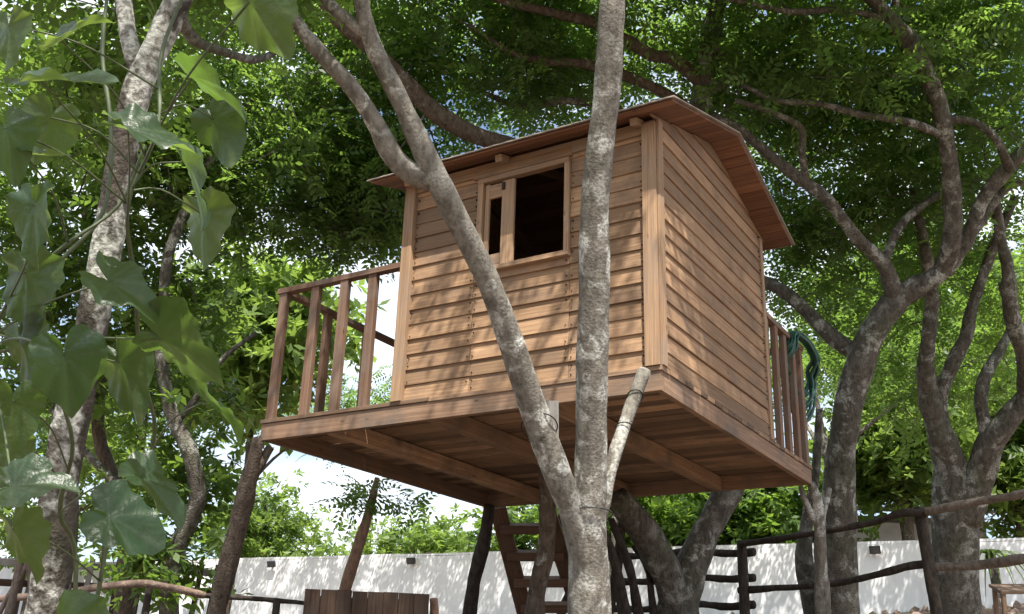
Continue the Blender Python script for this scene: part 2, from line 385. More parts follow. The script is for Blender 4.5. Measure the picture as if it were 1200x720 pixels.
def grow(parent, clumps, limbs, r, leafmat, barkmat, tmpl, per=32, sigma=0.30, size=(0.8, 1.25), twig_r=0.018, flat=0.6, name='crown'):
    """twigs from the nearest limb to each clump, then the leaves of each clump"""
    pts = np.vstack([p for p, _ in limbs]); paths = []
    pool = pts.copy()
    order = np.argsort([np.min(((pts - c) ** 2).sum(1)) for c in clumps])
    for i in order:
        c = clumps[i]; d2 = ((pool - c) ** 2).sum(1); j = int(np.argmin(d2)); a = pool[j]
        L = math.sqrt(d2[j])
        if L < 0.15: continue
        k = max(3, int(L / 0.35) + 2); s = np.linspace(0, 1, k)[:, None]
        mid = (a + c) / 2 + r.normal(scale=0.10 * L, size=3) + np.array([0, 0, 0.08 * L])
        path = (1 - s) ** 2 * a + 2 * s * (1 - s) * mid + s * s * c
        path[1:-1] += r.normal(scale=0.025, size=(k - 2, 3))
        rr = np.linspace(twig_r * min(1.6, 0.5 + 0.4 * L), 0.004, k)
        paths.append((path, rr)); pool = np.vstack([pool, path[1:]])
    if paths: tubes_joined('twigs', paths, barkmat, parent, 4)
    cnt = r.poisson(per, len(clumps)) + 4
    cen = np.repeat(clumps, cnt, 0); n = len(cen)
    off = r.normal(size=(n, 3)) * sigma; off[:, 2] *= flat
    tone = np.clip(np.repeat(r.uniform(0, 1, len(clumps)), cnt) + r.normal(scale=0.2, size=n), 0, 1)
    return foliage(name, cen + off, r, leafmat, parent, tmpl, size, 1.0, tone)

T_pin = spray_template(9, 0.27, 0.100, 0.043, 0.25)
T_pin2 = spray_template(11, 0.34, 0.10, 0.042, 0.35)
T_simple = simple_template()
T_big = simple_template(7, 0.32, 0.24, 0.11, 0.4)
T_far = simple_template(5, 0.5, 0.42, 0.22, 0.3)

# ------------------------------------------------------------------ ground
FH = np.array([-0.527, 0.850]); SH = np.array([0.850, 0.527])
def ground_z(x, y):
    x = np.asarray(x, float); y = np.asarray(y, float)
    h = (x - CAM[0]) * FH[0] + (y - CAM[1]) * FH[1]; s = (x - CAM[0]) * SH[0] + (y - CAM[1]) * SH[1]
    z = np.interp(h, [-200, -2, 2, 6, 9, 14, 22, 30, 60, 300], [-0.3, -0.1, 0.15, 0.75, 1.2, 1.95, 3.10, 3.35, 3.5, 4.0])
    z = z + 0.095 * np.clip(s - 6, 0, 20) * np.clip((h - 6) / 10, 0, 1)
    z = z - 0.075 * np.clip(5 - s, 0, 9) * np.clip((h - 8) / 10, 0, 1)
    return z + 0.05 * np.sin(x * 1.3 + 0.7 * y) * np.cos(y * 0.9) + 0.025 * np.sin(3.1 * x) * np.sin(2.7 * y + 1)
def G(p): return float(ground_z(p[0], p[1]))

g1 = np.concatenate([[-260, -160, -90, -60, -45], np.linspace(-36, 30, 150), [45, 60, 90, 160, 260]])
gx, gy = np.meshgrid(g1, g1 + 6, indexing='ij'); n = len(g1)
gv = np.stack([gx, gy, ground_z(gx, gy)], -1).reshape(-1, 3); ii = np.arange(n * n).reshape(n, n)
gq = np.stack([ii[:-1, :-1], ii[1:, :-1], ii[1:, 1:], ii[:-1, 1:]], -1).reshape(-1, 4)
m, t, out = newmat('earth_litter')
c_ = N(t, 'ShaderNodeTexCoord')
n1 = N(t, 'ShaderNodeTexNoise', i_Scale=0.8, i_Detail=8.0, i_Roughness=0.65); t.links.new(c_.outputs['Object'], n1.inputs['Vector'])
n2 = N(t, 'ShaderNodeTexVoronoi', i_Scale=14.0); t.links.new(c_.outputs['Object'], n2.inputs['Vector'])
ca = ramp(t, n1.outputs['Fac'], [(0.35, (0.095, 0.065, 0.045)), (0.65, (0.20, 0.145, 0.105))])
cb = mixc(t, 0.5, ca, n2.outputs['Color'], 'SOFT_LIGHT')
b_ = N(t, 'ShaderNodeBsdfPrincipled', i_Roughness=0.95); t.links.new(cb, b_.inputs['Base Color'])
bp_ = N(t, 'ShaderNodeBump', i_Strength=0.8, i_Distance=0.05); t.links.new(n2.outputs['Distance'], bp_.inputs['Height']); t.links.new(bp_.outputs[0], b_.inputs['Normal'])
t.links.new(b_.outputs[0], out.inputs[0])
gr = link('ground', mesh_np('ground', gv, gq, True), m); gr['kind'] = 'structure'

# ------------------------------------------------------------------ garden wall behind
ZW = 4.74
wa = P(1000, 636, 22); wl = P(280, 655, 28.5)
wd = np.array([wl[0] - wa[0], wl[1] - wa[1], 0]); wlen = np.linalg.norm(wd); wd /= wlen; wn = np.array([-wd[1], wd[0], 0])
if wn @ (CAM - wa) < 0: wn = -wn
m, t, out = newmat('white_render')
c_ = N(t, 'ShaderNodeTexCoord'); n1 = N(t, 'ShaderNodeTexNoise', i_Scale=0.9, i_Detail=8.0, i_Roughness=0.7); t.links.new(c_.outputs['Object'], n1.inputs['Vector'])
mg = N(t, 'ShaderNodeMapping'); mg.inputs['Scale'].default_value = (5, 5, 0.5); t.links.new(c_.outputs['Object'], mg.inputs['Vector'])
n2 = N(t, 'ShaderNodeTexNoise', i_Scale=1.0, i_Detail=5.0); t.links.new(mg.outputs[0], n2.inputs['Vector'])
cb = mixc(t, 0.7, ramp(t, n1.outputs['Fac'], [(0.3, (0.70, 0.70, 0.715)), (0.6, (0.82, 0.82, 0.825))]), ramp(t, n2.outputs['Fac'], [(0.3, 0.84), (0.55, 1.0)]), 'MULTIPLY')
b_ = N(t, 'ShaderNodeBsdfPrincipled', i_Roughness=0.9); t.links.new(cb, b_.inputs['Base Color'])
bp_ = N(t, 'ShaderNodeBump', i_Strength=0.3, i_Distance=0.02); t.links.new(n1.outputs['Fac'], bp_.inputs['Height']); t.links.new(bp_.outputs[0], b_.inputs['Normal'])
t.links.new(b_.outputs[0], out.inputs[0]); M_wall = m
M_stone = plain_mat('rubble_stone', (0.24, 0.18, 0.14), 0.95, 0, 0.5, 14, 0.03)
wroot = empty('garden_wall', (wa[0], wa[1], 3.0), 'long whitewashed boundary wall running behind the tree house', 'wall')
def wall_box(name, s0, s1, z0, z1, n0, n1_, mat):
    c = [np.array([wa[0], wa[1], 0]) + wd * s + wn * nn for s in (s0, s1) for nn in (n0, n1_)]
    k = max(2, int((s1 - s0) / 1.2)); vs_ = []; rr = np.random.default_rng(3)
    for i in range(k + 1):
        s = s0 + (s1 - s0) * i / k; jz = rr.uniform(-0.012, 0.012) if z1 > 4 else 0
        for nn, z in ((n0, z0), (n1_, z0), (n1_, z1 + jz), (n0, z1 + jz)):
            p = np.array([wa[0], wa[1], 0]) + wd * s + wn * nn; vs_.append([p[0], p[1], z])
    fs = []
    for i in range(k):
        for j in range(4): fs.append([i * 4 + j, i * 4 + (j + 1) % 4, i * 4 + 4 + (j + 1) % 4, i * 4 + 4 + j])
    fs += [[0, 3, 2, 1], [k * 4, k * 4 + 1, k * 4 + 2, k * 4 + 3]]
    return link(name, mesh_np(name, np.array(vs_) - np.array(wroot.location), [f[::-1] for f in fs]), mat, wroot)
wall_box('wall_body', -14, 30, 2.6, ZW - 0.06, -0.09, 0.09, M_wall)
wall_box('coping', -14, 30, ZW - 0.06, ZW, -0.094, 0.094, M_wall)
# rough stone footing of the wall, stones picked apart
rr = np.random.default_rng(5)
def rock_mesh(name, sx, sy, sz, seed, mat):
    r = np.random.default_rng(seed); g = (1 + 5 ** .5) / 2
    vv = np.array([(-1, g, 0), (1, g, 0), (-1, -g, 0), (1, -g, 0), (0, -1, g), (0, 1, g), (0, -1, -g), (0, 1, -g), (g, 0, -1), (g, 0, 1), (-g, 0, -1), (-g, 0, 1)]) / 1.9
    fc = [(0, 11, 5), (0, 5, 1), (0, 1, 7), (0, 7, 10), (0, 10, 11), (1, 5, 9), (5, 11, 4), (11, 10, 2), (10, 7, 6), (7, 1, 8), (3, 9, 4), (3, 4, 2), (3, 2, 6), (3, 6, 8), (3, 8, 9), (4, 9, 5), (2, 4, 11), (6, 2, 10), (8, 6, 7), (9, 8, 1)]
    vv = vv * (1 + r.normal(scale=0.13, size=(12, 1))) * np.array([sx, sy, sz])
    me = mesh_np(name, vv, np.array(fc)); me.materials.append(mat); return me
rocks = [rock_mesh('stone', 0.13, 0.09, 0.075, k, M_stone) for k in range(5)]
for i in range(60):
    s = -6 + i * 0.26 + rr.uniform(-.05, .05); p = wa + wd * s + wn * (0.2 + rr.uniform(0, .08)); 
    o = link('stone', rocks[i % 5], None, wroot); o.location = V((p[0], p[1], G(p) - 0.005)) - wroot.location
    o.rotation_euler = (rr.uniform(0, 6), rr.uniform(0, 6), rr.uniform(0, 6))
M_black = plain_mat('lamp_black', (0.02, 0.02, 0.022), 0.4)
M_glass = plain_mat('lamp_glass', (0.06, 0.065, 0.07), 0.1)
def box_mesh(name, a, b, mat):
    (x0, y0, z0), (x1, y1, z1) = a, b
    vv = [(x0, y0, z0), (x1, y0, z0), (x1, y1, z0), (x0, y1, z0), (x0, y0, z1), (x1, y0, z1), (x1, y1, z1), (x0, y1, z1)]
    me = mesh_np(name, vv, np.array([[0, 3, 2, 1], [4, 5, 6, 7], [0, 1, 5, 4], [1, 2, 6, 5], [2, 3, 7, 6], [3, 0, 4, 7]])); me.materials.append(mat); return me
def on_wall(u):
    """where the bearing u meets the wall"""
    k = P(u, 650, 1) - CAM; A = np.array([[k[0], -wd[0]], [k[1], -wd[1]]]); s = np.linalg.solve(A, np.array([wa[0] - CAM[0], wa[1] - CAM[1]])); return s[1]
for u, lab in ((325, 'black floodlight on the white wall beside the forked corner post'), (487, 'black floodlight on the white wall above the plank box'), (1027, 'black floodlight on the white wall by the tin roofed shed')):
    s = on_wall(u); p = wa + wd * s
    e = empty('wall_lamp', (p[0] + wn[0] * .09, p[1] + wn[1] * .09, ZW - .16), lab, 'lamp', 'floodlights along the white wall')
    e.rotation_euler = (0, 0, math.atan2(wn[1], wn[0]) - math.pi / 2); e.scale = (.85, .85, .85)
    link('bracket', box_mesh('bracket', (-.03, 0, -.05), (.03, .10, .05), M_black), None, e)
    h = link('head', box_mesh('head', (-.13, .10, -.09), (.13, .20, .10), M_black), None, e); h.rotation_euler = (-.3, 0, 0)
    link('lens', box_mesh('lens', (-.11, .201, -.07), (.11, .207, .08), M_glass), None, h)

# ------------------------------------------------------------------ tree house
WX, DY = 3.65, 3.55
Z0 = 3.4221                       # underside of the rim
ZD = Z0 + 0.176                   # top of the deck
HX, HD, HH, HR = 2.275, 2.389, 1.90, 0.368
OV, OG = 0.2238, 0.2235
PIT = HR / (HD / 2)
th = empty('tree_house', (-WX / 2, DY / 2, Z0), 'brown timber tree house with lapped plank walls, gable roof and railed deck', 'tree house')
X, Y, Z = (1, 0, 0), (0, 1, 0), (0, 0, 1)
RH = 0.142
# rim and joists
board('rim_beam', th, (-WX - .01, 0.025, Z0 + RH / 2), (0.0, 0.025, Z0 + RH / 2), RH, 0.05, Z, M_rim)
board('rim_beam', th, (-0.025, 0.052, Z0 + RH / 2), (-0.025, DY - .052, Z0 + RH / 2), RH, 0.05, Z, M_rim)
board('rim_beam', th, (-WX, DY - .025, Z0 + RH / 2), (0.0, DY - .025, Z0 + RH / 2), RH, 0.05, Z, M_rim)
board('rim_beam', th, (-WX + .025, 0.052, Z0 + RH / 2), (-WX + .025, DY - .052, Z0 + RH / 2), RH, 0.05, Z, M_rim)
for x in (-2.93, -1.92, -0.92):
    board('joist', th, (x, 0.053, Z0 + .067), (x, DY - .053, Z0 + .067), 0.128, 0.10, Z, M_deck)
# deck boards, end to end across the joists
nd = 25; wdk = (DY + 0.03) / nd
for i in range(nd):
    y = -0.015 + wdk * (i + .5); cuts = [-WX - .02] + ([[-1.92], [-2.93, -0.92], [-0.92], []][i % 4]) + [0.015]
    for a, b in zip(cuts[:-1], cuts[1:]):
        board('deck_plank', th, (a + .003, y, ZD - .0165), (b - .003, y, ZD - .0165), wdk - random.uniform(.008, .017), 0.033, Y, M_deck, 0.004)
# corner posts and framing
for (px, py, wx_, wy_) in ((-.055, -.012, .11, .07), (-HX + .045, -.012, .10, .07)):
    board('corner_post', th, (px, py + .035 - .012, ZD), (px, py + .035 - .012, ZD + HH - .02), wx_, wy_, X, M_post)
board('corner_post', th, (-.027 + .018, HD - .035, ZD), (-.027 + .018, HD - .035, ZD + HH - .02), .07, .05, Y, M_post)
board('corner_post', th, (-HX + .03, HD - .035, ZD), (-HX + .03, HD - .035, ZD + HH - .02), .07, .06, Y, M_post)
board('corner_trim', th, (.0125, .030, ZD), (.0125, .030, ZD + HH), .075, .024, Y, M_post)
# lapped siding
NR = 15; RW = HH / NR
win = (-1.50, -0.76, 1.02, 1.70)                # x0, x1, z0, z1 of the window opening above the deck
nails = []
def lap_row(face, a, b, k, jt=0.0028):
    """one board of row k between a and b; the foot of each board stands proud of the one below"""
    zc = ZD + RW * (k + .5)
    if face == 'F': p = lambda s: (s, 0.030, zc); wide = (0, -0.10, 1)
    elif face == 'R': p = lambda s: (-0.010, s, zc); wide = (-0.10, 0, 1)
    elif face == 'B': p = lambda s: (s, HD - .030, zc); wide = (0, -0.10, 1)
    else: p = lambda s: (-HX + .030, s, zc); wide = (0.10, 0, 1)
    wide = {'F': (0, .11, 1), 'R': (-.11, 0, 1), 'B': (0, -.11, 1), 'L': (.11, 0, 1)}[face]
    board('siding_board', th, p(a), p(b), RW + .003, 0.018, wide, M_side, jt)
    if face in 'FR':
        for s in (a + .022, b - .022):
            for dz in (-.035, .03):
                q = p(s); nails.append((q[0], q[1], zc + dz + random.uniform(-.006, .006), face))
for k in range(NR):
    z0, z1 = RW * k, RW * (k + 1)
    segs = [(-HX + .098, -1.572), (-1.568, -0.722), (-0.718, -0.112)]
    if z1 > win[2] + .03 and z0 < win[3] - .03: segs = [(-HX + .098, -1.555), (-0.715, -0.112)]
    if k == NR - 1: segs = [(-HX + .098, -0.112)]
    for a, b in segs: lap_row('F', a, b, k)
    cut = [0.07, HD - .074]
    lap_row('R', cut[0], cut[1], k)
    lap_row('B', -HX + .065, -.04, k); lap_row('L', .06, HD - .074, k)
# gable boards, cut to the slope
def gable_board(x, k, sgn, thick=0.019):
    za, zb = HH + RW * k + .001, min(HH + RW * (k + 1) + .003, HH + HR + .02)
    lean = .055 * RW
    def half(z): return max(0.02, (HH + HR + .03 - z) / PIT)
    c = HD / 2; sec = []
    pts = [(c - half(za), za), (c + half(za), za), (c + half(zb), zb), (c - half(zb), zb)]
    vs_ = [(x + sgn * (thick / 2 + (lean if i < 2 else -lean)), y, ZD + z) for i, (y, z) in enumerate(pts)] + [(x - sgn * (thick / 2 - (lean if i < 2 else -lean)), y, ZD + z) for i, (y, z) in enumerate(pts)]
    f = [[0, 1, 2, 3], [7, 6, 5, 4], [0, 4, 5, 1], [1, 5, 6, 2], [2, 6, 7, 3], [3, 7, 4, 0]]
    if sgn < 0: f = [q[::-1] for q in f]
    c3 = np.mean(vs_, 0)
    # rotate into a local frame with X along the board for the grain
    loc = [(v[1] - c3[1], v[2] - c3[2], v[0] - c3[0]) for v in vs_]
    me = mesh_np('gable_board', loc, f); me.materials.append(M_side)
    o = bpy.data.objects.new('gable_board', me); col.objects.link(o); o.parent = th
    l = V(c3) - th.location
    o.matrix_basis = Matrix(((0, 0, 1, l.x), (1, 0, 0, l.y), (0, 1, 0, l.z), (0, 0, 0, 1)))
for k in range(3):
    if HH + RW * k < HH + HR - .05:
        gable_board(-0.010, k, 1); gable_board(-HX + .030, k, -1)
# wall plate under the eaves (front) and rafters whose tails stick out
board('wall_plate', th, (-HX + .02, .012, ZD + HH - .045), (-.02, .012, ZD + HH - .045), .10, .035, Z, M_post)
board('wall_plate', th, (-HX + .02, HD - .012, ZD + HH - .045), (-.02, HD - .012, ZD + HH - .045), .10, .035, Z, M_post)
sl = math.hypot(1, PIT)
for x in (-2.20, -1.30, -0.13):
    for sg in (-1, 1):
        yo = -OV + .11 if sg < 0 else HD + OV - .11
        zr = lambda y: ZD + HH + .05 - .055 + (y if sg < 0 else HD - y) * PIT
        board('rafter', th, (x, yo, zr(yo)), (x, HD / 2 - sg * -.012, zr(HD / 2)), .06, .055, X, M_post)
# roof boards along the ridge and a thin weathered sheet over them
for sg in (-1, 1):
    yo = -OV if sg < 0 else HD + OV; nb = 13
    for i in range(nb):
        s0, s1 = i / nb, (i + 1) / nb; yc = yo + (HD / 2 - yo) * (s0 + s1) / 2
        hdist = abs(HD / 2 - yo); zc = ZD + HH + .05 - OV * PIT + hdist * PIT * (s0 + s1) / 2
        mid = -HX / 2 + (i % 3 - 1) * .55
        for a, b in ((-HX - OG, mid - .002), (mid + .002, OG)):
            board('roof_board', th, (a, yc, zc), (b, yc, zc), hdist * sl / nb - .005, .016, (0, -sg, PIT), M_roof, .001)
    # sheet
    nx = 46; vs_ = []
    for i in range(nx + 1):
        x = -HX - OG - .025 + (HX + 2 * OG + .05) * i / nx
        for s in (-.02, .33, .66, 1.004):
            y = yo + (HD / 2 - yo) * s; z = ZD + HH + .05 - OV * PIT + abs(HD / 2 - yo) * PIT * s + .014 + (.003 if i % 2 else 0)
            vs_.append((x, y, z))
    nv = len(vs_); vs_ += [(x, y, z + .009) for x, y, z in vs_]; fs = []
    for i in range(nx):
        for j in range(3):
            a = i * 4 + j; q = [a, a + 1, a + 5, a + 4]
            fs.append(q); fs.append([k_ + nv for k_ in q[::-1]])
        for j in (0, 3):
            a = i * 4 + j; fs.append([a, a + 4, a + 4 + nv, a + nv])
    for i in (0, nx):
        for j in range(3):
            a = i * 4 + j; fs.append([a, a + 1, a + 1 + nv, a + nv])
    link('roof_sheet', mesh_np('roof_sheet', np.array(vs_) - np.array(th.location), fs), M_felt, th)
# nails, too small to pick apart
nv_, nf_ = [], []
for (x, y, z, f) in nails:
    if random.random() < .35: continue
    a = .0028; h = random.uniform(.002, .006); n0 = len(nv_)
    if f == 'F': c = [(x - a, y - .024, z - h), (x + a, y - .026, z - h), (x + a, y - .026, z + h), (x - a, y - .026, z + h)]; d = (0, .03, 0)
    else: c = [(x + .0255, y - a, z - h), (x + .0255, y + a, z - h), (x + .0255, y + a, z + h), (x + .0255, y - a, z + h)]; d = (-.03, 0, 0)
    nv_ += c + [(p[0] + d[0], p[1] + d[1], p[2] + d[2]) for p in c]
    for q in ([0, 1, 2, 3], [7, 6, 5, 4], [0, 4, 5, 1], [1, 5, 6, 2], [2, 6, 7, 3], [3, 7, 4, 0]): nf_.append([n0 + k for k in q])
link('nails', mesh_np('nails', np.array(nv_) - np.array(th.location), np.array(nf_)), M_nail, th)['kind'] = 'stuff'
# window with its shutter leaf
x0, x1, z0, z1 = win
wf = empty('window', (0, 0, 0), None, None); wf.parent = th; wf.location = V(((x0 + x1) / 2, 0, ZD + z0)) - th.location
board('frame', wf, (x0 - .025, .016, ZD + z0 - .03), (x0 - .025, .016, ZD + z1 + .03), .05, .06, X, M_post)
board('frame', wf, (x1 + .02, .016, ZD + z0 - .03), (x1 + .02, .016, ZD + z1 + .03), .04, .06, X, M_post)
board('frame', wf, (x0 - .05, .014, ZD + z1 + .052), (x1 + .04, .014, ZD + z1 + .052), .045, .064, Z, M_post)
board('sill', wf, (x0 - .05, .008, ZD + z0 - .05), (x1 + .045, .008, ZD + z0 - .05), .04, .062, Z, M_post)
sh = empty('shutter', (0, 0, 0), None, None); sh.parent = wf; sh.location = V((x0 + .005, 0, ZD + z0)) - origin(wf)
sx0, sx1 = x0 + .005, x0 + .29
board('stile', sh, (sx1 - .065, .022, ZD + z0 - .025), (sx1 - .065, .022, ZD + z1 + .02), .115, .026, X, M_post)
board('stile', sh, (sx0 + .022, .026, ZD + z0 - .02), (sx0 + .022, .026, ZD + z1 + .02), .04, .024, X, M_post)
board('shutter_rail', sh, (sx0 + .043, .026, ZD + z1 - .05), (sx1 - .124, .026, ZD + z1 - .05), .12, .022, Z, M_post)
board('shutter_rail', sh, (sx0 + .043, .026, ZD + z0 + .035), (sx1 - .124, .026, ZD + z0 + .035), .09, .022, Z, M_post)
lt = link('latch', box_mesh('latch', (-.012, -.012, -.03), (.012, .006, .03), M_nail), None, sh); lt.location = V((sx1 - .105, .004, ZD + z1 - .03)) - origin(sh)
board('window_header', th, (-1.60, .006, ZD + z1 + .125), (-0.70, .006, ZD + z1 + .125), .085, .03, Z, M_side)
# railing of the side deck (left) and of the back deck
RL = 1.20
def baluster(x, y, wx_, wy_, top=RL - .045):
    board('baluster', th, (x, y, ZD), (x, y, ZD + top), wx_, wy_, X, M_rail, .004)
for x in (-WX + .05, -WX + .42, -WX + .75, -WX + 1.06): baluster(x, .035, .085, .05)
board('handrail', th, (-WX - .01, .035, ZD + RL - .022), (-HX - .004, .035, ZD + RL - .022), .075, .05, Y, M_rail)
for y in (.62, 1.2, 1.8, 2.4, 2.98): baluster(-WX + .05, y, .05, .085)
baluster(-WX + .05, DY - .06, .085, .085)
board('handrail', th, (-WX + .05, .075, ZD + RL - .022), (-WX + .05, DY, ZD + RL - .022), .075, .05, X, M_rail)
for y in (HD + .075, HD + .34, HD + .62, HD + .90, DY - .04): baluster(-.035, y, .05, .085)
board('handrail', th, (-.035, HD + .003, ZD + RL - .022), (-.035, DY + .01, ZD + RL - .022), .075, .05, X, M_rail)
for x in (-.6, -1.1, -2.6, -3.1): baluster(x, DY - .035, .085, .05)
board('handrail', th, (-.08, DY - .035, ZD + RL - .022), (-1.2, DY - .035, ZD + RL - .022), .075, .05, Y, M_rail)
board('handrail', th, (-WX + .1, DY - .035, ZD + RL - .022), (-2.5, DY - .035, ZD + RL - .022), .075, .05, Y, M_rail)
# grey packing board between the leaning limb and the rim
board('packing_board', th, P(646, 470, 6.95), P(646, 516, 6.9), .10, .03, RIGHT, M_grey)

# ------------------------------------------------------------------ garden hose on the back rail
M_hose = plain_mat('hose_green', (0.008, 0.065, 0.04), 0.35, 0, 0.3, 12)
hp = []; rr = np.random.default_rng(9)
for k in range(14):
    oy, oz, ox = rr.uniform(-.07, .07), rr.uniform(-.10, .03), rr.uniform(-.03, .03)
    for a in np.linspace(0, 2 * np.pi, 18, endpoint=False):
        s_, c_k = math.sin(a), math.cos(a)
        y = DY - .16 + (.34 + oy) * s_ * (1.0 if c_k > 0 else (1 - .35 * abs(c_k))) + (.24 * (1 - c_k) / 2)
        z = ZD + RL + .02 - (.22 + .17 * ((k * 5) % 14) / 13 - oz * .4) * (1 - c_k) + (.03 if c_k > .6 else 0)
        hp.append(np.array([-.05 + ox + (.06 if c_k > .5 else -.03) + .07 * max(0, s_), y, z + .012 * (k % 4)]))
hz, _, _ = tube('garden_hose', hp, [.0135] * len(hp), M_hose, None, 6, .05, 0.0)
tag(hz, 'coiled green garden hose hung over the back deck railing', 'hose')

# ------------------------------------------------------------------ trees
def tree(name, base, label, group=None):
    b = np.array(base); return empty(name, (b[0], b[1], G(b)), label, 'tree', group)
def limb(root, pix, mat, name='branch', sides=10, step=.1, lump=.05, seed=None):
    """pix: (u, v, d, width in bearing units)"""
    pts = [P(u, v, d) for u, v, d, _ in pix]; rad = [w_ * d / F / 2 for _, _, d, w_ in pix]
    if name == 'trunk':      # run the foot into the ground
        g = G(pts[0]); 
        if pts[0][2] > g: 
            pts, rad = foot(pts, rad, 1.2)
    o, path, r_ = tube(name, pts, rad, mat, root, sides, step, lump, seed if seed is not None else random.randint(0, 999))
    return (path, r_)

def foot(pts, rad, k):
    d = pts[0] - pts[1]; d = d / max(1e-6, -d[2]); d[:2] = np.clip(d[:2], -.45, .45); d[2] = -1; L = pts[0][2] - G(pts[0]) + .25
    return [pts[0] + d * L, pts[0] + d * L * .5] + pts, [rad[0] * k, rad[0] * (1 + k) / 2] + rad
# main tree in front of the house
mt = tree('support_tree', P(690, 760, 6.1), 'grey lichen spotted tree dividing into two long stems in front of the house wall', 'trees holding up the house')
ml = []
ml.append(limb(mt, [(692, 735, 5.95, 50), (690, 660, 6.0, 46), (689, 600, 6.0, 42), (692, 540, 6.02, 39), (694, 440, 6.05, 38), (696, 340, 6.05, 36), (697, 250, 6.05, 34), (703, 175, 6.05, 33), (712, 100, 6.05, 32), (716, 30, 6.05, 30), (718, -40, 6.1, 28), (712, -160, 6.2, 24), (730, -300, 6.4, 18)], B_main, 'trunk', 16, .06, .028, 3))
ml.append(limb(mt, [(690, 680, 5.98, 34.6), (672, 600, 5.98, 34.6), (655, 560, 5.97, 34.6), (634, 505, 5.95, 32.8), (617, 455, 5.9, 32), (597, 395, 5.85, 29.4), (570, 325, 5.8, 28.5), (545, 275, 5.75, 28.5), (520, 225, 5.7, 30.3), (502, 190, 5.7, 27.7), (470, 120, 5.7, 23.4), (440, 60, 5.7, 20.8), (425, 10, 5.7, 19), (420, -60, 5.7, 16.5), (400, -200, 5.8, 13)], B_main, 'branch', 16, .06, .03, 4))
ml.append(limb(mt, [(508, 212, 5.7, 26), (488, 206, 5.7, 26), (462, 185, 5.7, 25), (437, 140, 5.7, 22), (410, 100, 5.7, 20), (375, 62, 5.72, 18), (350, 30, 5.75, 16), (320, -20, 5.8, 13)], B_main, 'branch', 14, .06, .04, 5))
ml.append(limb(mt, [(430, 40, 5.7, 16), (400, 18, 5.75, 15), (378, -5, 5.8, 13), (340, -60, 5.9, 11)], B_main, 'branch', 12, .06, .04, 6))
ml.append(limb(mt, [(694, 632, 6.0, 22), (705, 590, 6.03, 20), (716, 548, 6.1, 17), (727, 512, 6.2, 16), (740, 475, 6.35, 15.5), (755, 436, 6.45, 16)], B_main, 'branch', 12, .05, .04, 7))
tube('cut_end', [P(754.3, 437, 6.448), P(755.4, 434.2, 6.457)], [16 * 6.45 / F / 2 * .93, 16 * 6.45 / F / 2 * .90], M_grey, mt, 14, .02, .03, 7, 'pale sawn end of the short stub')
def ring(root, u, v, d, rad, tilt=0.15):
    c = P(u, v, d); a = np.linspace(0, 2 * np.pi, 25)
    pts = [c + rad * (math.cos(k) * np.array([1, 0, 0.0]) + math.sin(k) * np.array([0, 1, 0.0])) + np.array([0, 0, tilt * rad * math.cos(k * 1 + 1)]) for k in a]
    tube('wire', pts, [.004] * 25, M_wire, root, 5, .05, 0)
ring(mt, 692, 603, 6.0, .128)
ring(mt, 632, 500, 5.95, .105, .5)
ring(mt, 744, 465, 6.38, .050, .6); ring(mt, 731, 500, 6.24, .048, .3)

# pale trunk at the left
lt_ = tree('lichen_tree', P(60, 760, 4.0), 'leaning tree with blotched pale lichen bark wrapped in broad leaved vine')
ll_ = [limb(lt_, [(52, 740, 4.0, 49.6), (62, 660, 4.02, 46.4), (72, 560, 4.05, 41.6), (88, 470, 4.1, 40), (110, 370, 4.15, 36.8), (125, 290, 4.2, 33.6), (140, 200, 4.25, 32), (160, 110, 4.3, 33.6), (190, 40, 4.35, 32), (218, -20, 4.4, 27.2), (250, -120, 4.5, 22.4), (290, -260, 4.6, 16)], B_pale, 'trunk', 14, .06, .05, 8)]
ll_.append(limb(lt_, [(165, 100, 4.3, 22), (150, 40, 4.4, 20), (140, -20, 4.5, 18), (110, -120, 4.6, 14)], B_pale, 'branch', 10, .08, .05, 9))
ll_.append(limb(lt_, [(205, 5, 4.4, 20), (225, 45, 4.7, 13), (260, 60, 5.0, 11), (300, 70, 5.4, 9), (335, 55, 5.7, 8)], B_dark, 'branch', 8, .08, .05, 10))

# big spreading tree at the right
rt = tree('spreading_tree', P(985, 740, 11.8), 'thick dark tree with many spreading limbs rising behind the hose and back railing')
rl = []
rl.append(limb(rt, [(985, 735, 11.8, 42.9), (985, 640, 11.8, 37), (984, 560, 11.8, 34), (990, 500, 11.8, 32.6), (1003, 440, 11.8, 34), (1025, 385, 11.75, 34), (1060, 345, 11.7, 27.4), (1100, 322, 11.6, 21.5), (1130, 285, 11.5, 17.8), (1152, 235, 11.4, 16.3), (1180, 198, 11.3, 16.3), (1215, 165, 11.2, 15.5), (1300, 100, 11, 14.8)], B_dark, 'trunk', 16, .08, .06, 11))
rl.append(limb(rt, [(1105, 320, 11.6, 22.1), (1116, 275, 11.4, 21.2), (1115, 215, 11.3, 20.4), (1106, 150, 11.2, 19.6), (1092, 100, 11.1, 21.2), (1066, 52, 11, 21.2), (1040, 20, 10.9, 18.7), (1015, -10, 10.8, 17), (960, -70, 10.6, 13.6), (880, -160, 10.2, 10.2)], B_dark, 'branch', 12, .08, .06, 12))
rl.append(limb(rt, [(1050, 350, 11.7, 22.5), (1035, 310, 11.6, 16.5), (1005, 280, 11.5, 15), (970, 235, 11.4, 15), (935, 208, 11.4, 13.5), (905, 185, 11.4, 12.8), (870, 155, 11.4, 11.2), (835, 135, 11.5, 9)], B_dark, 'branch', 10, .08, .06, 13))
rl.append(limb(rt, [(1012, 420, 11.8, 19.5), (975, 395, 12, 18), (935, 355, 12.3, 16.5), (905, 335, 12.5, 15), (860, 320, 12.8, 13.5)], B_dark, 'branch', 10, .08, .06, 14))
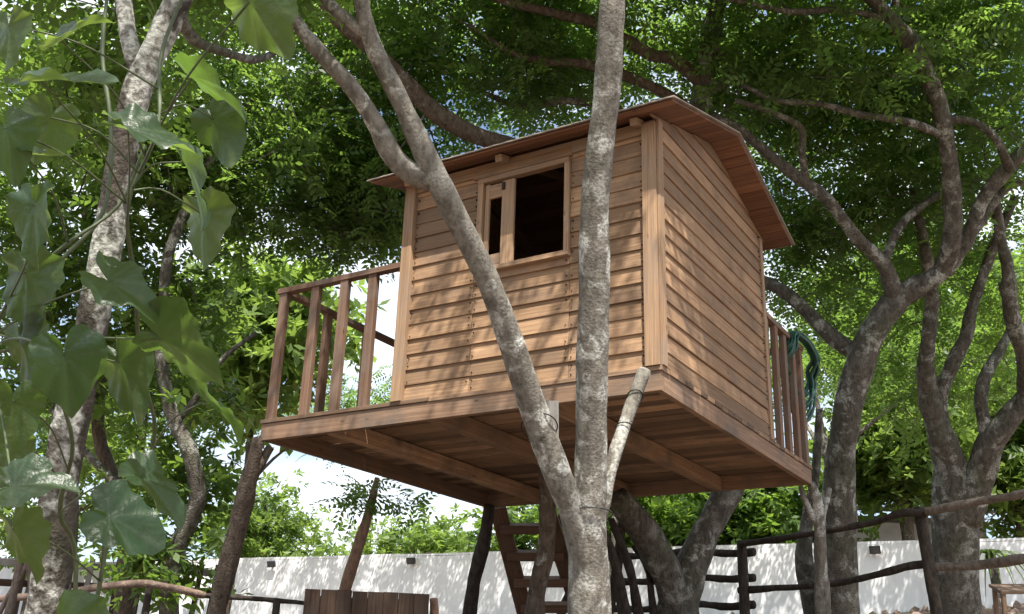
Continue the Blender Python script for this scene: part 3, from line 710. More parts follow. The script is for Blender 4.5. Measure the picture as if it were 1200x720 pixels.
rl.append(limb(rt, [(1108, 160, 11.2, 10.5), (1060, 142, 11.1, 9), (1010, 135, 11, 8.2), (960, 122, 11, 7.5), (910, 118, 11, 6.8), (870, 100, 11, 5.2)], B_dark, 'branch', 8, .08, .06, 15))
rl.append(limb(rt, [(1106, 140, 11.2, 10.5), (1140, 143, 11.1, 9.8), (1165, 160, 11.0, 9.8), (1178, 185, 11.1, 10.5), (1185, 200, 11.2, 10.5)], B_dark, 'branch', 8, .08, .06, 16))
rl.append(limb(rt, [(1045, 25, 10.9, 9), (990, 12, 10.8, 7.5), (930, 14, 10.7, 7.5), (880, 5, 10.6, 6), (820, -10, 10.6, 4.5)], B_dark, 'branch', 8, .08, .06, 17))
rl.append(limb(rt, [(1075, 60, 11.0, 10.5), (1050, 20, 11, 9), (1055, -30, 11, 7.5)], B_dark, 'branch', 8, .08, .06, 18))
rl.append(limb(rt, [(945, 218, 11.4, 9.8), (940, 180, 11.3, 9), (938, 150, 11.2, 8.2), (900, 130, 11.1, 6.8), (862, 118, 11.1, 6)], B_dark, 'branch', 8, .08, .06, 19))
rl.append(limb(rt, [(1035, 310, 11.6, 12), (1055, 265, 11.9, 10.5), (1090, 235, 12, 9), (1130, 215, 12.1, 7.5), (1170, 205, 12.2, 6.8)], B_dark, 'branch', 8, .08, .06, 20))
rl.append(limb(rt, [(1110, 316, 11.6, 12), (1150, 260, 11.9, 11.2), (1180, 220, 12, 10.5), (1230, 205, 12, 9)], B_dark, 'branch', 8, .08, .06, 21))

st_ = tree('small_trunk', P(945, 740, 12.3), 'short dark trunk leaning close beside the thick spreading tree')
limb(st_, [(958, 740, 12.3, 24), (948, 690, 12.3, 22), (942, 650, 12.3, 20), (946, 610, 12.4, 15), (955, 560, 12.5, 11), (960, 480, 12.6, 8)], B_dark, 'trunk', 10, .1, .05, 44)

# second tree at the right edge
r2 = tree('forked_tree', P(1120, 740, 13.2), 'stout grey tree forking low behind the log fence, beside the tin roofed shed')
r2l = []
r2l.append(limb(r2, [(1120, 740, 13.2, 56.8), (1118, 650, 13.2, 51.6), (1120, 585, 13.2, 48.2), (1112, 540, 13.2, 37.8), (1095, 490, 13.1, 27.5), (1085, 440, 13, 20.6), (1088, 395, 12.9, 17.2), (1092, 355, 12.9, 15.5), (1085, 300, 12.8, 12.9), (1070, 220, 12.6, 10.3)], B_dark, 'trunk', 14, .09, .06, 22))
r2l.append(limb(r2, [(1118, 570, 13.2, 31), (1108, 520, 13.2, 22.4), (1100, 470, 13.2, 18.9), (1115, 430, 13.2, 17.2), (1132, 395, 13.2, 15.5), (1138, 365, 13.2, 13.8), (1160, 300, 13.2, 12), (1190, 230, 13, 10.3)], B_dark, 'branch', 10, .09, .06, 23))
r2l.append(limb(r2, [(1130, 610, 13.1, 37.8), (1148, 560, 13, 32.7), (1158, 525, 12.9, 29.2), (1175, 500, 12.8, 27.5), (1205, 465, 12.7, 25.8), (1260, 400, 12.5, 22.4)], B_dark, 'branch', 12, .09, .06, 24))
r2l.append(limb(r2, [(1160, 520, 12.9, 20), (1150, 475, 13, 16), (1155, 440, 13.1, 14), (1172, 410, 13.2, 12), (1185, 380, 13.3, 11), (1175, 330, 13.4, 10)], B_dark, 'branch', 8, .09, .06, 25))
r2l.append(limb(r2, [(1205, 465, 12.7, 22), (1200, 420, 12.4, 20), (1186, 370, 12.2, 18), (1180, 310, 12.1, 14), (1172, 275, 12.1, 12), (1165, 220, 12, 9)], B_dark, 'branch', 8, .09, .06, 26))

# tree whose fork props the back of the deck and climbs behind the house
bt = tree('fork_tree', P(795, 740, 10.35), 'rough tree forking under the back of the deck and rising behind the roof', 'trees holding up the house')
bl = []
bl.append(limb(bt, [(792, 735, 10.4, 60), (797, 700, 10.45, 50), (815, 650, 10.6, 38), (838, 605, 10.75, 34), (858, 560, 10.95, 32), (862, 450, 11.3, 30), (845, 300, 11.6, 28), (822, 150, 11.8, 27), (826, 95, 11.8, 25), (834, 40, 11.8, 22), (842, -10, 11.8, 20), (850, -90, 11.8, 15)], B_dark, 'trunk', 12, .08, .07, 27))
bl.append(limb(bt, [(795, 710, 10.4, 40), (780, 670, 10.3, 34), (758, 630, 10.2, 34), (738, 602, 10.1, 34), (722, 582, 10.05, 30)], B_dark, 'branch', 12, .08, .07, 28))
bl.append(limb(bt, [(830, 105, 11.8, 16), (845, 100, 11.7, 15), (860, 82, 11.7, 14), (848, 62, 11.7, 12), (832, 45, 11.7, 10)], B_dark, 'branch', 8, .08, .06, 29))
bl.append(limb(bt, [(850, 340, 11.5, 22), (760, 260, 11.5, 24), (680, 200, 11.4, 24), (600, 172, 11.2, 22), (555, 158, 11, 22), (510, 132, 10.9, 22), (478, 100, 10.8, 20), (450, 70, 10.7, 17), (400, 30, 10.6, 14), (360, -20, 10.5, 11)], B_brown, 'branch', 10, .08, .05, 30))
bl.append(limb(bt, [(826, 100, 11.8, 15), (790, 70, 11.6, 15), (765, 66, 11.5, 15), (742, 52, 11.4, 15), (700, 28, 11.3, 13), (660, 18, 11.2, 12), (600, 4, 11.1, 10), (560, -10, 11, 8)], B_brown, 'branch', 8, .08, .06, 31))
bl.append(limb(bt, [(824, 140, 11.8, 14), (780, 110, 11.7, 13), (740, 92, 11.6, 12), (690, 76, 11.5, 12), (640, 72, 11.4, 10), (600, 62, 11.3, 7), (550, 30, 11.2, 5)], B_brown, 'branch', 8, .08, .06, 32))
bl.append(limb(bt, [(780, 170, 11.7, 12), (720, 128, 11.8, 11), (660, 118, 11.9, 10), (610, 125, 12, 8), (570, 110, 12, 6)], B_dark, 'branch', 8, .08, .06, 33))

# shady trees at the left, behind
lb = tree('shade_tree', P(200, 740, 11.0), 'dark slender tree with a bent trunk between the pale trunk and the corner post')
lbl = [limb(lb, [(198, 735, 11, 22), (202, 660, 11, 22), (225, 605, 11, 22), (232, 575, 11, 20), (222, 530, 11, 18), (204, 490, 11.1, 17), (190, 430, 11.2, 15), (192, 360, 11.3, 14), (200, 290, 11.4, 12), (240, 200, 11.6, 10), (300, 110, 11.8, 8)], B_dark, 'trunk', 10, .08, .05, 34)]
lbl.append(limb(lb, [(203, 655, 11, 12), (188, 625, 11.2, 10), (168, 600, 11.3, 10), (140, 570, 11.4, 10), (105, 535, 11.5, 9), (60, 480, 11.6, 7)], B_dark, 'branch', 8, .08, .05, 35))
lbl.append(limb(lb, [(206, 495, 11.1, 10), (235, 460, 11.2, 8), (262, 420, 11.3, 6), (300, 390, 11.5, 5)], B_dark, 'branch', 8, .08, .05, 36))
l3 = tree('shade_tree', P(152, 740, 12.4), 'greyish straight trunk standing behind the stick fence by the pale trunk')
l3l = [limb(l3, [(145, 735, 12.4, 26), (150, 660, 12.4, 24), (150, 600, 12.4, 22), (132, 560, 12.4, 18), (115, 500, 12.5, 14), (120, 400, 12.6, 12), (100, 250, 12.8, 10)], B_brown, 'trunk', 10, .08, .05, 37)]

# young reddish tree near the wall
yt = tree('young_tree', P(402, 740, 12.5), 'slim reddish trunk with drooping leaf fronds between the plank box and the deck')
ytl = [limb(yt, [(398, 735, 12.5, 15.5), (405, 690, 12.5, 14.8), (420, 640, 12.5, 14.1), (431, 605, 12.5, 11.8), (437, 582, 12.5, 9.6), (442, 560, 12.5, 5.9)], B_red, 'trunk', 10, .06, .03, 38)]

# ---- crowns
r = np.random.default_rng(21)
SUNV = np.array(SUN)
# dark mass behind and left of the house, hung from the back tree
c1 = clumps_in([(500, -110, 12, 260, 70, 1.6, 36), (330, 200, 12.5, 190, 95, 1.5, 120), (300, 60, 12.5, 230, 110, 1.6, 95), (560, 60, 12.5, 170, 95, 1.5, 78),
                (470, 215, 13.2, 90, 70, .8, 34), (420, 268, 13.0, 60, 45, .6, 22), (690, 40, 12.5, 130, 90, 1.5, 60)], r)
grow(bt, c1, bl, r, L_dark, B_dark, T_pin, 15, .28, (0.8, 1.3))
# right tree crown; its first blob, above the view, is added for shade
c2 = clumps_in([(1050, -130, 11.5, 220, 90, 1.8, 55), (1230, 30, 12, 80, 120, 1.6, 30), (1000, 60, 12, 200, 110, 1.6, 110), (960, 190, 13, 110, 90, 1.2, 52), (1130, 120, 12.5, 130, 130, 1.6, 74),
                (950, 320, 13.5, 70, 80, 1.0, 34), (1090, 240, 13.5, 130, 70, 1.2, 40), (870, 80, 12.5, 90, 80, 1.2, 36)], r)
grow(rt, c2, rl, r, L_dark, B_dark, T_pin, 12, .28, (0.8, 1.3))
c3 = clumps_in([(1130, 320, 14.5, 120, 80, 1.2, 30), (1060, 430, 15, 70, 80, 1.2, 18), (1170, 420, 15.5, 60, 60, 1.2, 14)], r)
grow(r2, c3, r2l, r, L_mid, B_dark, T_pin, 18, .32, (0.8, 1.3))
# crown of the tree in front, unseen overhead, added to shade house and yard
c4 = clumps_world([(0.9, 0.8, 9.2, 2.9, 2.6, 1.2, 150), (-1.6, 0.4, 9.6, 2.2, 2.1, 1.1, 80), (2.8, 0.0, 9.6, 1.8, 1.6, 1.0, 46),
                   (1.6, -4.2, 9.6, 2.6, 1.7, 1.0, 36), (-1.0, -4.0, 9.8, 2.0, 1.7, 1.0, 26)], r)
kk = -c4[:, 1] / .40; hx, hz_ = c4[:, 0] - .36 * kk, c4[:, 2] - kk       # where its shade falls on the front wall
gap = (hz_ > ZD - .7) & (hz_ < ZD + .66) & (hx > -3.2) & (hx < .7) & (kk > 0)
c4 = c4[~gap | (r.uniform(size=len(c4)) < .24)]  # clumps thinned so sun patches reach the lower front wall
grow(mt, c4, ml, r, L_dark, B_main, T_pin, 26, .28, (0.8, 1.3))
# pale trunk's crown, with unseen clumps added sunward to shade the vine
vc = P(90, 300, 2.7)
c5 = np.vstack([clumps_in([(60, 60, 6.5, 120, 90, 1.0, 16), (190, -90, 5.6, 200, 50, 1.0, 30)], r),
                clumps_world([(*(vc + SUNV * 4.2), 1.5, 1.5, .7, 20)], r)])
grow(lt_, c5, ll_, r, L_mid, B_pale, T_pin, 17, .25, (0.7, 1.1), .012)
c6 = clumps_in([(90, 190, 12, 150, 140, 1.5, 60), (60, 400, 12.5, 90, 100, 1.0, 24), (200, 400, 12, 60, 100, .8, 20), (222, 560, 11.6, 36, 50, .5, 9), (196, 650, 11.2, 26, 40, .4, 7)], r)
grow(lb, c6, lbl, r, L_mid, B_dark, T_simple, 24, .28, (0.8, 1.3))
# fronds of the young tree
c7 = clumps_in([(436, 576, 12.5, 22, 18, .3, 5), (470, 590, 12.4, 22, 12, .3, 4), (412, 580, 12.5, 12, 12, .2, 2)], r)
grow(yt, c7, ytl, r, L_dark, B_red, T_pin2, 1, .10, (0.8, 1.2), .007)
# trees added inside the wall to shade it, crowns over the back garden
def inner_shade_tree(s_t, off, blobs, label, tw=.13, lm=None):
    """s_t: place along the wall; blobs: (place along the wall, height above its coping, radii, clumps), set out towards the garden"""
    b = wa + wd * s_t + wn * off; root = tree('wall_shade_tree', b, label, 'trees added to shade the white wall')
    g = G(b); pts = [np.array([b[0], b[1], g - .2]), np.array([b[0] + .1, b[1], g + 2.2]), np.array([b[0] - .1, b[1], g + 4.6])]
    _, path, r_ = tube('trunk', pts, [tw, tw * .8, tw * .4], B_dark, root, 10, .25, .06, 3); lim = [(path, r_)]; C = []
    for (s, h, o_, ra, rz, k) in blobs:
        e = wa + wd * s + wn * o_; e[2] = ZW + h; s0 = path[int(len(path) * .7)]
        _, p2, q2 = tube('branch', [s0, (s0 + e) / 2 + np.array([0, 0, .3]), e], [tw * .45, tw * .3, .03], B_dark, root, 8, .25, .06, 4); lim.append((p2, q2))
        C.append(clumps_world([(e[0], e[1], e[2], ra, ra, rz, k)], r))
    grow(root, np.vstack(C), lim, r, lm or L_dark, B_dark, T_pin2, 14, .42, (0.9, 1.4), .025)
inner_shade_tree(4.7, 2.2, [(3.0, 3.4, 2.2, 1.7, .8, 34), (6.0, 3.6, 2.0, 1.8, .9, 36), (9.0, 3.3, 2.0, 1.8, .8, 34), (11.8, 3.2, 2.0, 1.6, .7, 24), (14.4, 3.4, 2.0, 1.4, .6, 14)], 'tree added to shade the wall, trunk hidden behind the house, crown showing past the roof')
inner_shade_tree(0.05, 3.0, [(-3.6, 3.4, 2.2, 1.7, .8, 30), (-.8, 3.5, 2.2, 1.7, .8, 30), (1.4, 3.2, 2.4, 1.5, .7, 24)], 'tree added to shade the wall, standing behind the thick spreading trunk', .11, L_dark)

# trees beyond the wall
def back_tree(u, v, d, ru, rv, k, mat, label, tm=T_big, per=26, tw=16):
    rr_ = np.random.default_rng(int(u * 7 + v)); b = P(u, v, d); g = ground_z(b[0], b[1])
    root = empty('background_tree', (b[0], b[1], g), label, 'tree', 'trees beyond the white wall')
    h = b[2]; pts = [np.array([b[0], b[1], g - .2]), np.array([b[0] + .15, b[1], g + (h - g) * .5]), np.array([b[0] - .1, b[1] + .1, h]), np.array([b[0], b[1], h + rv * d / F * .7])]
    _, path, r_ = tube('trunk', pts, [tw * .012, tw * .010, tw * .007, .03], B_brown, root, 8, .3, .06, 5)
    lim = [(path, r_)]
    for a in range(5):
        an = a * 1.256 + rr_.uniform(0, 1); s0 = path[int(len(path) * (.45 + .08 * a))]
        e = s0 + np.array([math.cos(an) * ru * d / F * .7, math.sin(an) * ru * d / F * .7, rv * d / F * rr_.uniform(.2, .7)])
        _, p2, q2 = tube('branch', [s0, (s0 + e) / 2 + np.array([0, 0, .25]), e], [.0056 * tw, .0038 * tw, .02], B_brown, root, 6, .25, .06, a); lim.append((p2, q2))
    cl = clumps_in([(u, v, d, ru, rv, ru * d / F * .9, k)], rr_)
    grow(root, cl, lim, rr_, mat, B_brown, tm, per, .42 * d / 22, (.8, 1.3), .03)
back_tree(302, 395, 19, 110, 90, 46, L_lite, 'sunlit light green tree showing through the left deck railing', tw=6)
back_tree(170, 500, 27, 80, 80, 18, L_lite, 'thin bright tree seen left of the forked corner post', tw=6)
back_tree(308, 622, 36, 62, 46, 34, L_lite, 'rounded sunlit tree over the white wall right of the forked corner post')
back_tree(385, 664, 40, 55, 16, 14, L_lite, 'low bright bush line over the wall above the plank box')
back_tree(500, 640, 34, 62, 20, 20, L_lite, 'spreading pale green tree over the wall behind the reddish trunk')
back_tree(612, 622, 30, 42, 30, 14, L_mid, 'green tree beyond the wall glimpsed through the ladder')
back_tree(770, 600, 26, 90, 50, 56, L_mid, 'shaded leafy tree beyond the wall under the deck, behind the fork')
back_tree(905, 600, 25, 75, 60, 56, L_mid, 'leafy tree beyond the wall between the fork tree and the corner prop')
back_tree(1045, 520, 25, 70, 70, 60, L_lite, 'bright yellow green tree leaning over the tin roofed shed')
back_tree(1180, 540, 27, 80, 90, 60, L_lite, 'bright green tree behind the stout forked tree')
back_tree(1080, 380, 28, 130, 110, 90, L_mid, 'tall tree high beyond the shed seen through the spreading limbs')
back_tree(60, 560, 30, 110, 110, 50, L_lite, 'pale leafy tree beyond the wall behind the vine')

# ------------------------------------------------------------------ posts that carry the deck
def log_thing(name, pix, mat, label, cat, group=None, sides=10, forks=(), lump=.06, ground=True):
    pts = [P(u, v, d) for u, v, d, _ in pix]; rad = [w_ * d / F / 2 for _, _, d, w_ in pix]
    if ground:
        g = G(pts[0])
        if pts[0][2] > g: pts, rad = foot(pts, rad, 1.06)
    root = empty(name, (pts[0][0], pts[0][1], G(pts[0]) if ground else pts[0][2]), label, cat, group)
    tube('stem', pts, rad, mat, root, sides, .06, lump, random.randint(0, 99))
    for fk in forks: tube('fork', [P(u, v, d) for u, v, d, _ in fk], [w_ * d / F / 2 for _, _, d, w_ in fk], mat, root, sides, .06, lump, random.randint(0, 99))
    return root
G1 = 'rough log props under the deck'
log_thing('corner_prop', [(250, 735, 8.62, 22.9), (268, 660, 8.62, 22), (283, 600, 8.62, 22), (292, 560, 8.62, 21.1), (299, 535, 8.64, 15), (302, 513, 8.66, 13.2)], B_brown, 'forked trunk prop under the railed corner of the deck beside the sky', 'prop', G1, 10, [[(290, 565, 8.62, 15.8), (304, 545, 8.66, 12.3), (317, 524, 8.72, 9.7)]])
log_thing('corner_prop', [(966, 735, 9.75, 18.7), (962, 670, 9.75, 15.8), (961, 625, 9.75, 14.4), (958, 590, 9.75, 13), (950, 566, 9.75, 10.1)], B_main, 'pale forked prop under the deck corner below the hose', 'prop', G1, 10, [[(960, 620, 9.75, 8.6), (945, 590, 9.75, 7.9), (938, 570, 9.8, 6.5)], [(961, 615, 9.75, 7.9), (968, 590, 9.8, 7.2), (972, 572, 9.85, 5.8)]])
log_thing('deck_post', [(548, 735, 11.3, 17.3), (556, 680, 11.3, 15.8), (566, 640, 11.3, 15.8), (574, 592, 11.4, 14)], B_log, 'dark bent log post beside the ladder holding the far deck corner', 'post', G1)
log_thing('deck_post', [(626, 735, 9.2, 25.2), (630, 690, 9.2, 22.7), (640, 640, 9.2, 21), (642, 590, 9.2, 18.5), (638, 548, 9.2, 16.8)], B_brown, 'knotty brown log post standing in front of the ladder', 'post', G1)

# ladder
A0, A1 = P(583, 600, 11.62), P(640, 600, 11.62)
lad = empty('ladder', (0, 0, 0), 'wooden plank ladder with flat treads leading up to the deck', 'ladder')
fl, fr_ = P(622, 745, 12.35), P(688, 745, 12.35)
lad.location = V((fl + fr_) / 2)
for a, b in ((A0, fl), (A1, fr_)): board('stringer', lad, a + np.array([0, 0, .05]), b, .19, .05, RIGHT, M_ladder)
for k in range(5):
    s = .13 + .21 * k; a = A0 + (fl - A0) * s; b = A1 + (fr_ - A1) * s; dx = (b - a) / np.linalg.norm(b - a)
    board('tread', lad, a - dx * .03, b + dx * .03, .15, .10, FWD, M_ladder)
# leaning poles behind the main tree
G2 = 'poles leaning under the deck'
PL = ['thin dark pole leaning right behind the ladder treads', 'thin dark pole between the ladder and the dividing grey trunk', 'thick dark pole leaning left just beside the dividing grey trunk',
      'dark pole leaning left over the foot of the fork tree', 'dark pole leaning right, crossing the others by the fork tree', 'thinnest short pole leaning on the fork of the fork tree']
for i, (u0, u1, v1, d, w_) in enumerate(((612, 660, 596, 12.9, 10), (650, 695, 600, 12.7, 9), (735, 702, 612, 9.6, 13), (752, 716, 608, 9.8, 11), (708, 730, 600, 10.0, 12), (768, 742, 640, 10.3, 8))):
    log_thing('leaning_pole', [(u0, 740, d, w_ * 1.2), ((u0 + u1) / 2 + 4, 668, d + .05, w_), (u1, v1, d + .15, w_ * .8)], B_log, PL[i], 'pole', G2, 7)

# ------------------------------------------------------------------ log fences
fz = empty('log_fence', (0, 0, 0), 'rustic fence of dark posts and crooked log rails crossing at the right', 'fence')
pn, pf = P(1080, 600, 9.6), P(872, 640, 11.0); fz.location = V((pn[0], pn[1], G(pn)))
def frail(pix, mat=B_log, name='rail', root=None):
    root = root or fz
    tube(name, [P(u, v, d) for u, v, d, _ in pix], [w_ * d / F / 2 for _, _, d, w_ in pix], mat, root, 8, .1, .08, random.randint(0, 99))
def fpost(u, v, d, w_, root=None, mat=B_log, lean=0):
    root = root or fz
    p = P(u, v, d); q = p.copy(); q[2] = G(p) - .2; q += RIGHT * lean
    tube('post', [q, (p + q) / 2, p], [w_ * d / F / 2 * 1.08, w_ * d / F / 2, w_ * d / F / 2 * .95], mat, root, 10, .12, .03, random.randint(0, 99))
fpost(1077, 595, 9.75, 14, None, B_log, .13); fpost(869, 634, 11.15, 12)
frail([(1290, 560, 8.4, 11.1), (1200, 579, 8.9, 10.4), (1140, 589, 9.3, 9.6), (1085, 600, 9.6, 9.6)], B_stick)
frail([(1086, 602, 9.65, 9), (1058, 601, 9.75, 9), (1035, 609, 9.9, 8.2), (1015, 614, 10.05, 7.4), (960, 624, 10.4, 7.4), (905, 633, 10.8, 7.4), (868, 638, 11.05, 7.4)])
frail([(1290, 645, 8.4, 11.8), (1200, 655, 8.9, 11.8), (1140, 663, 9.3, 11.1), (1088, 665, 9.6, 9.6)], B_stick)
frail([(1088, 661, 9.65, 9), (1060, 665, 9.75, 9), (1010, 678, 10.05, 8.2), (960, 686, 10.4, 7.4), (900, 690, 10.8, 7.4), (866, 692, 11.05, 8.2)])
for v in (648, 678, 710):
    frail([(884, v - 1, 11.2, 9), (850, v + 1, 11.5, 9), (810, v - 2, 11.9, 8), (760, v + 4, 12.4, 8), (700, v + 3, 13, 8)])
sf = empty('stick_fence', (0, 0, 0), 'stick fence with a peeling pole rail and crooked pickets before the wall', 'fence')
q = P(175, 690, 9.0); sf.location = V((q[0], q[1], G(q)))
frail([(-60, 706, 8.6, 8), (0, 702, 8.7, 8), (82, 694, 8.8, 8), (124, 687, 8.9, 8), (173, 684, 9, 9), (213, 692, 9.1, 9), (240, 698, 9.2, 8)], B_peel, 'rail', sf)
frail([(238, 698, 9.2, 6), (300, 702, 9.3, 6), (358, 707, 9.4, 5)], B_log, 'rail', sf)
for u, v in ((175, 688), (325, 702)): fpost(u, v, 9.1, 9, sf)
lf = empty('lattice_fence', (0, 0, 0), 'grey slat lattice fence in front of the white wall behind the peeling rail', 'fence')
q = P(120, 690, 13.5); lf.location = V((q[0], q[1], G(q)))
for v0, v1 in ((655, 672), (680, 694)):
    board('lattice_rail', lf, P(-60, v0, 13.5), P(255, v1, 13.6), .09, .03, UP, M_grey if v0 < 660 else M_old)
for i, u in enumerate((-20, 20, 55, 100, 130, 160, 190, 226, 250)):
    a = P(u + random.uniform(4, 14), 650 + u * .05, 13.45); b = P(u - random.uniform(2, 14), 735, 13.45); b[2] = min(b[2], G(b))
    board('lattice_slat', lf, a, b, .065, .025, RIGHT, M_old if i % 3 else M_grey)
for u0, v0, u1, v1, w_ in ((30, 610, 5, 740, 9), (60, 600, -10, 735, 6), (22, 590, 40, 740, 7)):
    log_thing('leaning_pole', [(u1, v1, 7.6, w_ * 1.2), ((u0 + u1) / 2 + 3, (v0 + v1) / 2, 7.6, w_), (u0, v0, 7.6, w_ * .8)], B_stick, {5: 'thickest pale stick leaning beside the blotched trunk', -10: 'long slanting pale stick leaning beside the blotched trunk', 40: 'pale stick tilted left close against the blotched trunk'}[u1], 'pole', 'sticks leaning by the pale trunk', 7)

# ------------------------------------------------------------------ plank box
bx = P(432, 694, 7.2); BZ = bx[2]; gz_ = G(bx)
pb = empty('plank_box', (bx[0], bx[1], gz_), 'dark weathered box of upright planks below the left deck', 'box')
pa, pc = P(358, 690, 7.0), P(503, 697, 7.15)
fd = pc - pa; fd[2] = 0; wbx = np.linalg.norm(fd); fd /= wbx; bk = np.array([-fd[1], fd[0], 0])
if bk @ FWD < 0: bk = -bk
np_ = 8; dep = .55
def upright(p, wide, wdt, top):
    board('plank', pb, (p[0], p[1], gz_ - .05), (p[0], p[1], top), wdt, .03, wide, M_old, .002)
for i in range(np_):
    top = pa[2] + (pc[2] - pa[2]) * (i + .5) / np_ + random.uniform(-.003, .003)
    p = pa + fd * wbx * (i + .5) / np_; upright(p, fd, wbx / np_ - .0025, top); p2 = p + bk * dep; upright(p2, fd, wbx / np_ - .0025, top)
for i in range(4):
    for e, s in ((pa, 1), (pc, -1)):
        p = e + bk * (.02 + dep * (i + .5) / 4.3) + fd * (.018 * s); upright(p, bk, dep / 4.4, e[2] - .004)
board('top_batten', pb, pa + bk * .022 - np.array([0, 0, .10]) + fd * .04, pc + bk * .022 - np.array([0, 0, .10]) - fd * .04, .06, .012, Z, M_old)
lg = P(508, 703, 7.2)
log_thing('short_log', [(508, 735, 7.25, 10), (509, 718, 7.25, 10), (508, 702, 7.25, 10)], B_red, 'short orange brown log standing against the plank box', 'log')

# ------------------------------------------------------------------ shed beyond the wall
M_tin = plain_mat('tin_roof', (0.62, 0.62, 0.62), 0.5, 0.2, 0.2, 3); M_shedw = plain_mat('shed_wall', (0.62, 0.6, 0.57), 0.9, 0, 0.25, 2)
sc = P(1050, 610, 27); sd = empty('shed', (sc[0], sc[1], G(sc)), 'small shed with pale tin roof beyond the white wall', 'shed')
f_ = lambda s, h, dd: sc + SH3 * s + np.array([0, 0, h]) + FH3 * dd
SH3 = np.array([*SH, 0]); FH3 = np.array([*FH, 0]); gs = G(sc) - sc[2]
def slab(name, s0, s1, h0, h1, d0, d1, mat, parent=sd, slope=0):
    vv = [f_(s, h + (slope * dd), dd) for h in (h0, h1) for (s, dd) in ((s0, d0), (s1, d0), (s1, d1), (s0, d1))]
    return link(name, mesh_np(name, np.array(vv) - np.array(origin(parent)), np.array([[0, 3, 2, 1], [4, 5, 6, 7], [0, 1, 5, 4], [1, 2, 6, 5], [2, 3, 7, 6], [3, 0, 4, 7]])), mat, parent)
slab('wall', -1.4, 2.4, gs, -.05, .1, .22, M_shedw); slab('wall', -1.4, -1.28, gs, .2, .24, 2.6, M_shedw); slab('wall', 2.28, 2.4, gs, .2, .24, 2.6, M_shedw); slab('wall', -1.4, 2.4, gs, .55, 2.62, 2.74, M_shedw)
for s in (-1.3, 0.3, 1.3, 2.3): slab('post', s, s + .1, -.05, .25, .1, .2, M_shedw)
rf = slab('roof', -1.8, 2.8, .27, .33, -.4, 3.1, M_tin, sd, .16)
for k in range(12): slab('roof_rib', -1.7 + k * .38, -1.64 + k * .38, .332, .36, -.4, 3.1, M_tin, rf, .16)

# ------------------------------------------------------------------ small things at the lower right
M_stool = M_rim
st = P(1188, 700, 11.5); g = G(st); sq = empty('stool', (st[0], st[1], g), 'small plain wooden stool on the stony slope by the forked tree', 'stool')
tz = P(1185, 690, 11.5)[2]
board('seat', sq, st + RIGHT * -.2 + np.array([0, 0, tz - st[2]]), st + RIGHT * .35 + np.array([0, 0, tz - st[2]]), .3, .035, FWD, M_stool)
for a, b in ((-.16, -.1), (.3, -.1), (-.16, .1), (.3, .1)):
    p = st + RIGHT * a + np.array([FH[0], FH[1], 0]) * b
    board('leg', sq, (p[0] - RIGHT[0] * .05, p[1], g - .05), (p[0], p[1], tz - .02), .045, .04, RIGHT, M_stool)
rr = np.random.default_rng(15)
rk = [rock_mesh('rubble', 0.16, 0.12, 0.09, 20 + k, M_stone) for k in range(4)]
for i in range(34):
    p = P(rr.uniform(1020, 1230), 700, rr.uniform(14.5, 20)); o = link('rubble_stone', rk[i % 4], None)
    o.location = V((p[0], p[1], G(p) + .03)); o.rotation_euler = tuple(rr.uniform(0, 6, 3)); s = rr.uniform(.6, 1.5); o.scale = (s, s, s)
    tag(o, 'brown rubble stone lying on the slope below the white wall', 'stone', 'rubble stones on the slope')
# low plant by the shed tree: fan of dark strap leaves
pl = P(1160, 650, 14.5); plr = empty('strap_plant', (pl[0], pl[1], G(pl)), 'dark strap leaved plant drooping behind the forked tree', 'plant')
base = np.array([pl[0], pl[1], G(pl)]); h0 = pl[2] - base[2]
tube('stem', [base - [0, 0, .1], base + [.05, 0, h0 * .5], base + [0, .05, h0]], [.1, .08, .07], B_dark, plr, 8, .15)
tv, tq, tvar = [], [], []
for k in range(26):
    an = k * 2.4; L = rr.uniform(.6, 1.0); n0 = len(tv)
    for s in np.linspace(0, 1, 6):
        p = base + np.array([0, 0, h0]) + np.array([math.cos(an), math.sin(an), 0]) * L * s + np.array([0, 0, (.5 * s - 1.1 * s * s) * L]); wv = np.array([-math.sin(an), math.cos(an), 0]) * .03 * (1 - s * .9)
        tv += [p - wv, p + wv]; tvar += [k % 5 / 5.0] * 2
    for j in range(5): tq.append([n0 + 2 * j, n0 + 2 * j + 1, n0 + 2 * j + 3, n0 + 2 * j + 2])
link('fronds', mesh_np('fronds', np.array(tv) - np.array(plr.location), np.array(tq), True, tvar), L_mid, plr)['kind'] = 'stuff'

